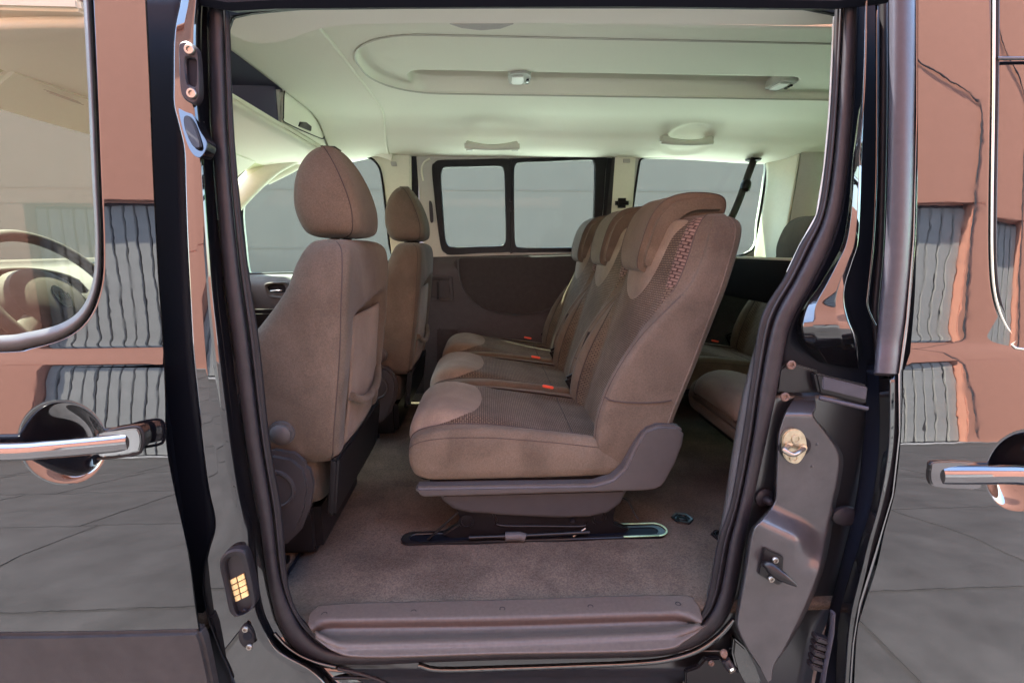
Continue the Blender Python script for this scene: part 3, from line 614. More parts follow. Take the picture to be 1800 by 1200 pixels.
st = grid('sill_tray', surf([[PZ(x, y, z) for x, y in r] for z, r in TR], 56, 90), 'sill_plastic', van, th=.004)
for x, y in [(570, 1079), (727, 1075), (883, 1070), (1038, 1066), (1192, 1061)]:
    lathe('screw', PZ(x, y, .0245), (0, 0, 1), [(.0085, -.001), (.0065, .0012), (.0045, .0012), (.004, .0002), (.0005, .0002)], 'black_plastic', st, 14)
# ---- front pillar (between the front door and the opening)
def rowsurf(name, L, prof, m, fn=J, nu=120, parent=None, th=.002, n=25, dens=8):
    """L: rows (xl, yl, xr, yr[, blend]); prof(s, t) -> offset"""
    A = cr([(r[0], r[1], 0) for r in L], dens); B = cr([(r[2], r[3], 0) for r in L], dens); rows = []
    for i, (p, q) in enumerate(zip(A, B)):
        t = i; rows.append([fn(lerp(p.x, q.x, s), lerp(p.y, q.y, s), prof(s, lerp(p.y, q.y, s), lerp(p.x, q.x, s))) for s in [k / (n - 1) for k in range(n)]])
    return grid(name, rows, m, parent or van, th=th, flip=True)
FPL = [(318, -30, 369, -30), (316, 0, 369, 0), (304, 60, 370, 60), (302, 150, 372, 150), (303, 185, 373, 185), (312, 220, 374, 220), (322, 265, 377, 265), (324, 330, 382, 330), (327, 420, 390, 420), (332, 520, 400, 520), (337, 620, 414, 620), (345, 700, 424, 700), (354, 790, 437, 790), (363, 860, 449, 860), (373, 905, 457, 905), (373, 932, 461, 932), (362, 965, 466, 965), (353, 1000, 471, 1000), (352, 1040, 478, 1045), (362, 1090, 492, 1090), (380, 1140, 528, 1140), (395, 1178, 600, 1172), (410, 1225, 640, 1200)]
def fpp(s, y, x):
    up = tab(s, [(0, .01), (.04, -.030), (.3, -.034), (.52, -.036), (.64, -.030), (.78, -.006), (1, .014)])
    lo = tab(s, [(0, .01), (.04, -.03), (.6, -.034), (.72, -.030), (.82, -.002), (1, .014)])
    k = sm(860, 960, y); return up * (1 - k) + lo * k
fpil = rowsurf('front_pillar', FPL, fpp, 'black_paint', n=41)
rowsurf('front_pillar_recess', [(235, -30, 325, -30), (240, 300, 332, 300), (262, 620, 345, 620), (290, 900, 382, 900), (320, 1100, 372, 1100), (330, 1230, 420, 1230)], lambda s, y, x: .045, 'dark_gap', nu=20, n=5)
# striker plate with two screws
sp = ring('striker_plate', cr([J(x, y, -.047) for x, y in [(313, 80), (318, 73), (328, 72), (340, 79), (347, 92), (350, 130), (351, 165), (347, 178), (340, 183), (328, 178), (319, 168), (315, 150), (313, 110)]], 4, True),
          cr([J(x, y, -.047) for x, y in [(326, 108), (328, 102), (336, 102), (344, 106), (346, 112), (345, 130), (344, 148), (341, 152), (334, 150), (329, 146), (327, 130)]], 4, True), (0, .012, 0), 'rubber', van, n=90, bev=.003)
plate('striker_hole', [J(x, y, -.040) for x, y in [(322, 98), (349, 98), (348, 156), (323, 156)]], (0, .003, 0), 'dark_gap', sp, 0)
for x, y in [(334, 88), (338, 165)]: bolt(J(x, y, -.047), (0, -1, 0), .0085, parent=sp)
# sloping pressing that catches the sky, with a dark rubber pad
pr_ = [(313, 190), (319, 186), (330, 190), (341, 204), (350, 228), (364, 254), (352, 277), (335, 266), (322, 232)]
plate('pressing', cr([J(x, y, -.030 - .034 * ((y - 186) / 91)) for x, y in pr_], 4, True), (0, .03, 0), 'black_paint', van, .002)
plate('rubber_pad', cr([J(x, y, -.036 - .034 * ((y - 186) / 91)) for x, y in [(322, 207), (328, 203), (337, 209), (346, 230), (353, 255), (348, 261), (338, 256), (329, 240), (323, 222)]], 4, True), (0, .006, 0), 'rubber_dark', van, .002)
# contact block
cb = ring('contact_block', cr([J(x, y, -.050) for x, y in [(385, 988), (392, 975), (404, 968), (417, 966), (428, 970), (434, 981), (440, 1005), (446, 1035), (449, 1060), (438, 1074), (417, 1085), (406, 1082), (400, 1070), (393, 1035), (386, 1005)]], 4, True),
          cr([J(x, y, -.045) for x, y in [(397, 990), (403, 982), (412, 979), (421, 980), (426, 988), (433, 1020), (440, 1050), (440, 1067), (430, 1078), (417, 1080), (411, 1060), (403, 1030), (398, 1008)]], 4, True), (0, .02, 0), 'rubber_dark', van, n=100, bev=.004)
plate('contact_field', [J(x, y, -.036) for x, y in [(392, 975), (430, 974), (446, 1068), (412, 1084)]], (0, .003, 0), 'rubber', cb, 0)
for i in range(4):
    for j in range(2):
        def cc(u, v): return J(402 + 9 * v + 27 * u * 1.0, 1020 + 40 * v - 13 * u, -.0385)
        u0, u1, v0, v1 = j * .52 + .01, j * .52 + .46, i * .25 + .015, i * .25 + .225
        plate('contact', [cc(u0, v0), cc(u1, v0), cc(u1, v1), cc(u0, v1)], (0, .003, 0), 'contact_gold', cb, .0006)
bolt(J(431, 1072, -.037), (0, -1, 0), .005, 'rubber', cb)
op = lathe('oval_plate', J(434, 1117, -.036), (0, -1, 0), [(.0265, -.004), (.026, .003), (.022, .005), (.001, .0052)], 'rubber_dark', van, 32, .58)
op2 = lathe('pin_hole', J(435, 1117, -.0415), (0, -1, 0), [(.0095, 0), (.009, .001), (.001, .001)], 'dark_gap', op, 20)
for x, y in [(432, 1104), (439, 1135)]: bolt(J(x, y, -.041), (0, -1, 0), .0065, parent=op)
# ---- front door
def handle_dent(c, R, dep):
    def f(p):
        d = math.hypot(p.x - c.x, p.z - c.z) / R
        return dep * (1 - min(1, d) ** 2.6) ** 1.35 if d < 1 else 0
    return f
FO = -.045
def fd_f(dent, off):
    def f(x, y, o=0):
        p = BS(x, y, off + o); p.y += dent(p); return p
    return f
c1 = BS(110, 778, FO); dn1 = handle_dent(c1, .078, .029)
fdr = rowsurf('front_door', [(-330, 646, 288, 646), (-330, 700, 290, 700), (-330, 780, 292, 780), (-330, 860, 306, 860), (-330, 970, 330, 970), (-330, 1060, 342, 1060), (-330, 1113, 349, 1106)], lambda s, y, x: 0, 'black_paint', fn=fd_f(dn1, FO), n=330, th=0, dens=34)
def densify(o): return o
def path2(pts, n): return [(p.x, p.y) for p in resample(cr([(a, b, 0) for a, b in pts], 8), n)]
wo = path2([(158, -30), (160, 0), (167, 150), (173, 300), (178, 430), (175, 500), (155, 556), (115, 592), (50, 611), (-20, 618), (-330, 622)], 150)
oo = path2([(254, -30), (255, 0), (262, 150), (268, 300), (276, 460), (283, 560), (287, 620)], 100) + path2([(286, 640), (230, 643), (150, 645), (50, 646), (-330, 646)], 50)
rows = [[BS(lerp(a[0], b[0], s), lerp(a[1], b[1], s), FO + (.008 * (1 - s / .06) ** 2 if s < .06 else 0)) for s in [(k / 40) ** 1.2 for k in range(41)]] for a, b in zip(wo, oo)]
grid('door_upper', rows, 'black_paint', fdr, flip=False)
# rolled edge of the door
ed = path2([(254, -30), (262, 150), (268, 300), (276, 460), (283, 560), (288, 640), (290, 700), (292, 780), (306, 860), (330, 970), (342, 1060), (350, 1108)], 120)
grid('door_edge', [[BS(x, y, FO + .0005), BS(x + 2.5, y, FO + .004), BS(x + 3, y, FO + .03)] for x, y in ed], 'black_paint', fdr, flip=True)
wi = path2([(143, -30), (146, 0), (154, 150), (161, 300), (167, 420), (163, 492), (144, 540), (108, 568), (50, 583), (-20, 590), (-330, 594)], 150)
ws = grid('window_seal', [[BS(lerp(a[0], b[0], s), lerp(a[1], b[1], s), FO + .010 - .012 * math.sin(math.pi * s)) for s in [k / 8 for k in range(9)]] for a, b in zip(wi, wo)], 'seat_plastic', fdr)
grid('glass', surf([[BS(-330, -40, FO + .012), BS(40, -40, FO + .012), BS(165, -40, FO + .012)], [BS(-330, 300, FO + .012), BS(40, 300, FO + .012), BS(172, 300, FO + .012)], [BS(-330, 605, FO + .012), BS(40, 605, FO + .012), BS(172, 605, FO + .012)]], 12, 8), 'door_glass', fdr)
cl = plate('door_cladding', [BS(x, y, FO - .008) for x, y in [(-330, 1118), (100, 1116), (348, 1110), (356, 1130), (364, 1165), (372, 1205), (378, 1240), (-330, 1240)]], (0, .03, 0), 'cladding', fdr, .007, seg=4)
# behind the door skin: dark liner so the shell is closed
plate('door_liner', [BS(x, y, FO + .06) for x, y in [(-330, 640), (280, 640), (330, 1000), (350, 1240), (-330, 1240)]], (0, .01, 0), 'dark_gap', fdr, 0)
def door_handle(path, w, esc, lock, par, mirror=False):
    h = sweep('door_handle', cr([BS(x, y, FO + o) for x, y, o in path], 8), [(a, b * .8) for a, b in circ(w, 20)], 'chrome', par, up=(0, -1, 0), auto=60)
    e = plate('handle_base', resample(cr([BS(x, y, FO - .036) for x, y in esc], 4, True), 60, True), (0, .03, 0), 'chrome', h, .007, seg=4)
    if lock:
        lathe('lock_barrel', BS(*lock, FO - .034), (0, -1, 0), [(.0135, 0), (.0135, .004), (.011, .005), (.0105, .003), (.009, .003), (.0085, .006), (.001, .006)], 'steel', h, 24)
        box('key_slot', BS(*lock, FO - .0405), (.002, .002, .010), 'dark_gap', h, 0)
    return h
door_handle([(-330, 797, -.026), (0, 794, -.034), (90, 789, -.038), (150, 784, -.038), (200, 779, -.034), (226, 776, -.028)], .0165, [(172, 768), (176, 762), (205, 757), (235, 753), (243, 757), (247, 772), (245, 788), (238, 793), (205, 799), (176, 802), (172, 796)], (202, 779), fdr)
tube('handle_trim', cr([BS(x, y, FO - .030) for x, y in [(172, 766), (205, 755), (238, 750), (249, 757), (252, 773), (249, 790), (240, 797), (205, 803), (172, 806)]], 5), .0028, 'black_plastic', fdr, 8)
# ---- sliding door (slid back, standing proud of the body)
SO = -.075
sdr_ = None
c2 = BS(1802, 828, SO); dn2 = handle_dent(c2, .084, .031)
sdr = rowsurf('sliding_door', [(1588, 650, 2250, 650), (1587, 700, 2250, 700), (1583, 780, 2250, 780), (1574, 860, 2250, 860), (1556, 930, 2250, 930), (1540, 1000, 2250, 1000), (1517, 1070, 2250, 1070), (1506, 1120, 2250, 1120), (1500, 1235, 2250, 1235)], lambda s, y, x: 0, 'black_paint', fn=fd_f(dn2, SO), n=360, th=0, dens=34)
wo = path2([(1747, -30), (1746, 150), (1743, 350), (1743, 450), (1748, 515), (1762, 562), (1784, 594), (1820, 616), (2250, 632)], 130)
oo = path2([(1614, -30), (1614, 0), (1613, 300), (1609, 500), (1600, 620)], 90) + path2([(1590, 649), (1700, 650), (2250, 650)], 40)
grid('door_upper', [[BS(lerp(a[0], b[0], s), lerp(a[1], b[1], s), SO + (.008 * (1 - s / .05) ** 2 if s < .05 else 0)) for s in [(k / 40) ** 1.2 for k in range(41)]] for a, b in zip(wo, oo)], 'black_paint', sdr, flip=True)
grid('door_window', surf([[BS(1735, -40, SO + .010), BS(1820, -40, SO + .006), BS(2250, -40, SO + .006)], [BS(1735, 300, SO + .010), BS(1820, 300, SO + .006), BS(2250, 300, SO + .006)], [BS(1735, 640, SO + .010), BS(1820, 640, SO + .006), BS(2250, 640, SO + .006)]], 12, 10), 'black_paint', sdr)
sweep('window_bar', [BS(1752, 103, SO - .000), BS(1840, 103, SO - .002), BS(2250, 103, SO - .002)], circ(.003, 8), 'roof_paint', sdr)
tube('window_seal', [BS(x, y, SO + .004) for x, y in path2([(1751, -30), (1750, 150), (1747, 350), (1747, 450), (1752, 513), (1766, 558), (1787, 588), (1822, 608), (2250, 622)], 100)], .0045, 'rubber_dark', sdr, 8)
tube('window_bright_edge', [BS(x, y, SO + .000) for x, y in path2([(1747, -30), (1746, 150), (1743, 350), (1743, 450), (1748, 515), (1762, 562), (1784, 594), (1820, 616), (2250, 632)], 100)], .0026, 'chrome_bright', sdr, 8)  # bright metal tube added for the gold highlight along the frame edge
door_handle([(1652, 834, -.026), (1690, 834, -.034), (1728, 834, -.038), (1780, 834, -.037), (1850, 836, -.036), (2250, 838, -.03)], .0200, [(1637, 820), (1641, 812), (1680, 811), (1722, 816), (1726, 836), (1724, 858), (1690, 859), (1648, 856), (1638, 850), (1635, 836)], None, sdr)
# leading edge: satin cover above, glossy fold and rubber below
ribbon('edge_cover', [(1563, -30, 1611, -30), (1563, 0, 1611, 0), (1562, 200, 1609, 200), (1557, 400, 1604, 400), (1546, 540, 1592, 540), (1536, 655, 1577, 657)], .020, 'satin_trim', fn=BS, off=SO + .012, k=13, base=.0, parent=sdr)
tube('edge_strip', [BS(x, y, SO + .008) for x, y in [(1612, -30), (1612, 200), (1606, 420), (1594, 560), (1581, 657), (1582, 760), (1570, 870), (1540, 970), (1512, 1060), (1500, 1130), (1492, 1235)]], .0035, 'chrome', sdr, 8)
plate('cover_end', [BS(x, y, SO + .012) for x, y in [(1536, 654), (1577, 656), (1575, 661), (1537, 659)]], (0, .02, 0), 'dark_gap', sdr, 0)
BA = [(1545, 660, 1573, 660), (1545, 760, 1572, 760), (1541, 820, 1565, 822), (1530, 890, 1550, 892), (1512, 950, 1533, 954), (1494, 1010, 1520, 1015), (1478, 1070, 1506, 1075), (1471, 1130, 1498, 1132), (1466, 1235, 1490, 1235)]
rowsurf('edge_fold', BA, lambda s, y, x: SO + tab(s, [(0, .045), (.3, .03), (.7, .012), (1, .008)]), 'black_paint', fn=BS, parent=sdr, n=15)
rowsurf('edge_rubber', [(r[2] - 1, r[3], r[2] + 10, r[3]) for r in BA], lambda s, y, x: SO + .014, 'rubber_dark', fn=BS, parent=sdr, n=5)
rowsurf('edge_inner_face', [(1524, 640, 1547, 640), (1518, 760, 1547, 760), (1504, 880, 1534, 885), (1478, 990, 1500, 998), (1456, 1080, 1480, 1080), (1425, 1235, 1470, 1235)], lambda s, y, x: SO + tab(s, [(0, .09), (.8, .055), (1, .045)]), 'dark_gap', fn=BS, parent=sdr, n=9)
# black rubber comb low on the door edge
for i in range(5):
    a = (1436 - i * 2.2, 1118 + i * 12.2)
    cmb = plate('rubber_rib', [BS(a[0], a[1], SO + .03), BS(a[0] + 26, a[1] + 9, SO + .03), BS(a[0] + 25, a[1] + 19, SO + .03), BS(a[0] - 1, a[1] + 10, SO + .03)], (0, .02, 0), 'rubber', sdr, .003, seg=3)
sweep('guide_strip', [BS(x, y, SO + .03) for x, y in [(1464, 1075), (1462, 1110), (1450, 1170), (1440, 1235)]], [(a * .5, b) for a, b in circ(.007, 10)], 'satin_trim', sdr)
# ---- rear jamb
RJ = [(1509, -30, 1574, -30), (1507, 0, 1574, 0), (1503, 100, 1574, 100), (1499, 200, 1574, 200), (1490, 300, 1572, 300), (1475, 390, 1570, 390), (1451, 452, 1566, 452), (1424, 505, 1560, 505), (1390, 570, 1555, 570), (1378, 620, 1550, 620), (1370, 665, 1545, 665), (1362, 705, 1540, 705)]
rj = rowsurf('rear_jamb', RJ, lambda s, y, x: .034, 'dark_gap', n=21)
PP = [(1519, -30, 1524, -30), (1518, 60, 1523, 60), (1514, 150, 1521, 150), (1504, 225, 1519, 220), (1497, 280, 1517, 280), (1489, 370, 1514, 380), (1478, 425, 1511, 430), (1461, 460, 1502, 460), (1437, 500, 1491, 500), (1414, 532, 1491, 530), (1402, 560, 1500, 562), (1400, 588, 1513, 594), (1408, 612, 1517, 622), (1428, 634, 1516, 650)]
def ppp(s, y, x):
    return tab(s, [(0, .03), (.1, -.004), (.3, -.018), (.7, -.026), (.9, -.022), (1, .01)]) + .05 * sm(572, 655, y) ** 1.5 - .010 * math.exp(-((y - 575) / 22) ** 2)
rowsurf('rear_pillar_panel', PP, ppp, 'black_paint', n=41, dens=14)
tube('jamb_bead', cr([J(x, y, -.004) for x, y in [(1541, -30), (1541, 150), (1540, 300), (1535, 420), (1526, 510), (1524, 535), (1531, 556), (1539, 572)]], 5), .0022, 'black_paint', rj, 8)
tube('jamb_rubber', cr([J(x, y, .006) for x, y in [(1553, -30), (1553, 200), (1548, 420), (1540, 520), (1538, 560), (1545, 640)]], 5), .006, 'rubber_dark', rj, 10)
rowsurf('jamb_base', [(1355, 690, 1545, 690), (1330, 800, 1530, 800), (1305, 930, 1500, 930), (1285, 1050, 1470, 1050), (1240, 1130, 1440, 1130), (1180, 1235, 1420, 1235)], lambda s, y, x: .03, 'roof_paint', n=9)
JP = [(1397, 696, 1436, 694), (1386, 712, 1436, 716), (1377, 730, 1432, 732), (1366, 760, 1457, 762), (1362, 800, 1482, 800), (1360, 850, 1478, 850), (1359, 876, 1471, 880), (1350, 893, 1468, 900), (1332, 915, 1465, 915), (1317, 936, 1461, 940), (1306, 1000, 1448, 1000), (1296, 1060, 1425, 1060), (1292, 1100, 1405, 1100), (1312, 1140, 1383, 1138), (1335, 1172, 1362, 1168), (1350, 1200, 1356, 1198)]
def jpp(s, y, x):
    e = .05 * (1 - sm(0, .05, s)) + .05 * sm(.93, 1, s)
    if y < 735: base = lerp(.03, -.018, sm(694, 732, y))
    else:
        l = 880 + (x - 1350) * .48        # fold runs down to the right
        base = -.018 - .042 * sm(l - 4, l + 54, y) * (1 - .75 * sm(1395, 1450, x) * (1 - sm(960, 1010, y)))
    return base + e
jp = rowsurf('jamb_plate', JP, jpp, 'dusty_paint', n=61)
# latch striker on its zinc plate
lpz = plate('latch_plate', resample(cr([J(x, y, -.026) for x, y in [(1376, 770), (1384, 758), (1396, 754), (1409, 758), (1417, 770), (1419, 790), (1412, 806), (1402, 815), (1388, 812), (1379, 802), (1376, 788)]], 4, True), 60, True), (0, .01, 0), 'zinc', van, .002)
lathe('plate_gasket', J(1397, 785, -.019), (0, -1, 0), [(.026, -.004), (.026, .001), (.001, .001)], 'rubber_dark', van, 24, 1.32)
for x, y in [(1399, 771), (1395, 804)]: lathe('plate_screw', J(x, y, -.026), (0, -1, 0), [(.0095, 0), (.009, .003), (.006, .003), (.0055, .001), (.0005, .001)], 'zinc', lpz, 18)
tube('latch_loop', cr([J(1386, 783, -.024), J(1381, 787, -.046), J(1378, 790, -.055), J(1388, 797, -.058), J(1396, 798, -.055), J(1405, 793, -.046), J(1413, 787, -.024)], 5), .0052, 'steel', lpz, 10)
for x, y in [(1386, 783), (1411, 787)]: lathe('loop_collar', J(x, y, -.026), (0, -1, 0), [(.008, 0), (.0075, .004), (.004, .005)], 'zinc', lpz, 16)
for x, y in [(1437, 781), (1428, 820), (1312, 1062)]: lathe('dimple', J(x, y, -.0186), (0, -1, 0), [(.0035, -.002), (.003, .001), (.0005, .0015)], 'dusty_paint', jp, 12)
# rubber buffer
lathe('rubber_buffer', J(1341, 873, .028), (.1, -1, 0), [(.021, 0), (.021, .006), (.016, .010), (.009, .011), (.008, .022), (.006, .028), (.001, .029)], 'rubber', van, 24)
# catch with a dark spike and two screws
hk = plate('catch_bracket', [J(x, y, -.066) for x, y in [(1343, 962), (1378, 978), (1376, 1024), (1369, 1029), (1333, 1009), (1338, 985)]], (0, .006, 0), 'black_metal', van, .002)
for x, y in [(1362, 983), (1355, 1016)]: bolt(J(x, y, -.0665), (0, -1, 0), .0068, parent=hk)
sweep('catch_spike', cr([J(1340, 990, -.069), J(1352, 995, -.080), J(1366, 1007, -.088), J(1382, 1017, -.094), J(1400, 1029, -.098)], 5), [(a, b * .8) for a, b in circ(.0085, 12)], 'black_metal', hk, up=(0, -1, 0), scale=lambda t: .55 + .9 * math.sin(math.pi * min(1, t * 1.15)) ** .7 if t < .8 else .9 - (t - .8) * 3)
# roller arm of the sliding door
arm = plate('roller_bracket', [J(x, y, .006) for x, y in [(1371, 650), (1388, 636), (1440, 652), (1440, 690), (1372, 690), (1366, 686)]], (0, .01, 0), 'black_metal', van, .003)
plate('roller_arm', [J(1432, 655, -.012), J(1528, 678, -.045), J(1524, 712, -.045), J(1440, 692, -.012)], (0, .02, .0), 'black_metal', arm, .004)
plate('arm_face', [J(1446, 661, -.018), J(1526, 681, -.050), J(1523, 703, -.050), J(1446, 684, -.018)], (0, .004, 0), 'satin_trim', arm, .002)
tube('arm_rod', [J(1440, 699, -.02), J(1525, 718, -.05)], .0045, 'satin_trim', arm, 10)
for x, y in [(1390, 641), (1379, 697)]: bolt(J(x, y, .004), (0, -1, 0), .0095, 'rust', arm)
lathe('drain_plug', J(1484, 905, .012), (0, -1, .1), [(.022, 0), (.021, .008), (.014, .012), (.001, .012)], 'rubber', van, 24, 1.5)
# ---- bottom edge: lip, rocker, rail and roller
tube('sill_lip', cr([J(x, y, -.004) for x, y in [(735, 1168), (775, 1176), (900, 1173), (1040, 1168), (1110, 1165), (1170, 1159), (1222, 1144), (1262, 1118), (1290, 1088)]], 6), .0062, 'black_paint', van, 14)
tube('sill_curve', cr([J(x, y, -.008) for x, y in [(482, 1112), (500, 1132), (525, 1150), (556, 1163), (590, 1171)]], 6), .004, 'black_paint', van, 10)
rowsurf('rocker', [(560, 1164, 1300, 1140), (560, 1185, 1320, 1170), (540, 1210, 1340, 1205), (520, 1250, 1360, 1245)], lambda s, y, x: tab(y, [(1140, .03), (1175, .02), (1190, .045), (1250, .06)]), 'roof_paint', n=30)
tube('lower_rail', [J(x, y, .0) for x, y in [(440, 1200), (520, 1192), (620, 1190), (660, 1192)]], .004, 'black_metal', van, 8)
tube('cable_loom', cr([J(x, y, -.01) for x, y in [(594, 1174), (630, 1182), (670, 1196), (700, 1215)]], 5), .004, 'rubber', van, 8)
rb = plate('hinge_bracket', [J(x, y, -.02) for x, y in [(1228, 1172), (1240, 1158), (1266, 1157), (1276, 1172), (1300, 1180), (1318, 1215), (1205, 1220), (1205, 1180)]], (0, .012, 0), 'black_metal', van, .003)
bolt(J(1250, 1164, -.021), (0, -1, 0), .0065, 'rust', rb)
tube('guide_roller', [J(1268, 1148, -.03), J(1274, 1155, -.035), J(1278, 1160, -.038)], .004, 'rust', rb, 12)
lathe('roller_head', J(1271, 1147, -.034), (.3, -1, .4), [(.0085, 0), (.009, .004), (.006, .007), (.001, .007)], 'rust', rb, 20)
tube('roller_sleeve', [J(1275, 1158, -.04), J(1287, 1178, -.05)], .010, 'rubber', rb, 18)
lathe('roller_nut', J(1286, 1176, -.06), (.3, -1, -.4), [(.0075, 0), (.0075, .004), (.001, .004)], 'zinc', rb, 6)
plate('gusset', [J(x, y, -.012) for x, y in [(1291, 1122), (1312, 1140), (1330, 1175), (1345, 1215), (1320, 1220), (1296, 1180), (1288, 1150)]], (0, .02, 0), 'black_paint', van, .004)
# ---- tie-down rings on the floor
def tiedown(px, py, s=1):
    c = PZ(px, py, .003)
    o = lathe('tie_down', c, (0, 0, 1), [(.033 * s, 0), (.031 * s, .004), (.024 * s, .003), (.02 * s, -.002), (.001, -.002)], 'black_metal', van, 6)
    tube('ring', [c + Vector((math.cos(a) * .014, math.sin(a) * .014, .004)) for a in [k * math.pi / 8 for k in range(16)]], .0028, 'black_metal', o, 8, closed=True, up=(0, 0, 1))
tiedown(1199, 911); tiedown(1266, 941, .8)

# rest of the near side: roof side rail, front wing, rear quarter panel below the glass
plate('roof_side', [(-1.12, -.035, FZ + 1.37), (2.7, -.035, FZ + 1.37), (2.7, .03, FZ + 1.47), (-1.12, .03, FZ + 1.44)], (0, .012, 0), 'black_paint', van, .003)
plate('front_wing', [(-2.45, -.10, FZ - .12), (-1.52, -.15, FZ - .12), (-1.52, -.15, FZ + .60), (-1.9, -.08, FZ + .66), (-2.45, -.03, FZ + .48)], (0, .02, 0), 'black_paint', van, .006)
plate('rear_quarter', [(1.0, -.02, FZ - .15), (2.68, -.02, FZ - .15), (2.68, .0, FZ + .74), (1.0, .0, FZ + .74)], (0, .02, 0), 'black_paint', van, .004)
plate('rear_side_glass', [(1.0, .0, FZ + .74), (2.66, .0, FZ + .74), (2.66, .04, FZ + 1.37), (1.0, .04, FZ + 1.37)], (0, .004, 0), 'tinted_glass', van, 0)
# ================================================================== seats
def prism(name, pts, y0, y1, m, parent, bev=.01, seg=3, auto=35):
    """side outline (x, z) with width along y"""
    return plate(name, [Vector((a, y0, b)) for a, b in pts], (0, y1 - y0, 0), m, parent, bev, seg=seg)
def half_loop(H):
    """H: half of a closed section from rear centre to front centre as (y>=0 fraction, x, z) -> full loop"""
    L = [Vector((p[1], -p[0], p[2])) for p in H]; R = [Vector((p[1], p[0], p[2])) for p in H[1:-1]][::-1]
    return L + R
K = 4
def loftloops(loops, nu=5):
    ls = [cr(l, K, True) for l in loops]; n = len(ls[0]); cols = [cr([l[j] for l in ls], nu) for j in range(n)]
    return [[cols[j][i] for j in range(n)] for i in range(len(cols[0]))]
def split_band(R, j0, j1, inv=False):
    n = len(R[0]); idx = [j % n for j in range(j0, j1 + 1)]; return [[r[j] for j in idx] for r in R]
def patch(name, Sf, bnd, m, parent, puff=.008, base=-.002, nr=10, uvs=60.0, edge=4):
    """raised upholstery panel: Sf(u, v) -> (point, normal); bnd: closed list of (u, v)"""
    b = [(p.x, p.y) for p in resample(cr([(u, v, 0) for u, v in bnd], 5, True), 72, True)]
    cu, cv = sum(p[0] for p in b) / len(b), sum(p[1] for p in b) / len(b); vs, uv, fs = [], [], []
    for i in range(nr + 1):
        r = (i / nr) ** .8
        for u, v in b:
            uu, vv = cu + (u - cu) * r, cv + (v - cv) * r; p, nrm = Sf(uu, vv); vs.append(p + nrm * (base + puff * (1 - r ** edge))); uv.append((p.y, (p - Vector((0, p.y, 0))).length if False else 0))
    uv = [(p.y, p.z * .96 + p.x * .25 if abs(p.z) > 0 else 0) for p in vs]
    n = len(b)
    for i in range(nr):
        for j in range(n):
            a, c = i * n + j, i * n + (j + 1) % n; fs.append((a, c, c + n, a + n))
    # orientation outward
    p, nrm = Sf(cu, cv); o = mesh(name, vs, fs, m, parent, True, uv)
    f = o.data.polygons[n * (nr // 2)]
    if f.normal.dot(nrm) < 0: o.data.flip_normals()
    return o
def bilin(R):
    """R: list of rows of points -> Sf(u in 0..1 across, v in 0..1 along rows)"""
    nr, nc = len(R), len(R[0])
    def pt(u, v):
        a = max(0, min(nc - 1.0001, u * (nc - 1))); b = max(0, min(nr - 1.0001, v * (nr - 1))); i, j = int(b), int(a); f, g = b - i, a - j
        return (R[i][j] * (1 - g) + R[i][j + 1] * g) * (1 - f) + (R[i + 1][j] * (1 - g) + R[i + 1][j + 1] * g) * f
    def f(u, v, ref=Vector((-1, 0, .6))):
        p = pt(u, v); n = (pt(min(1, u + .04), v) - pt(max(0, u - .04), v)).cross(pt(u, min(1, v + .04)) - pt(u, max(0, v - .04)))
        n.normalize(); return p, (n if n.dot(ref) > 0 else -n)
    return f
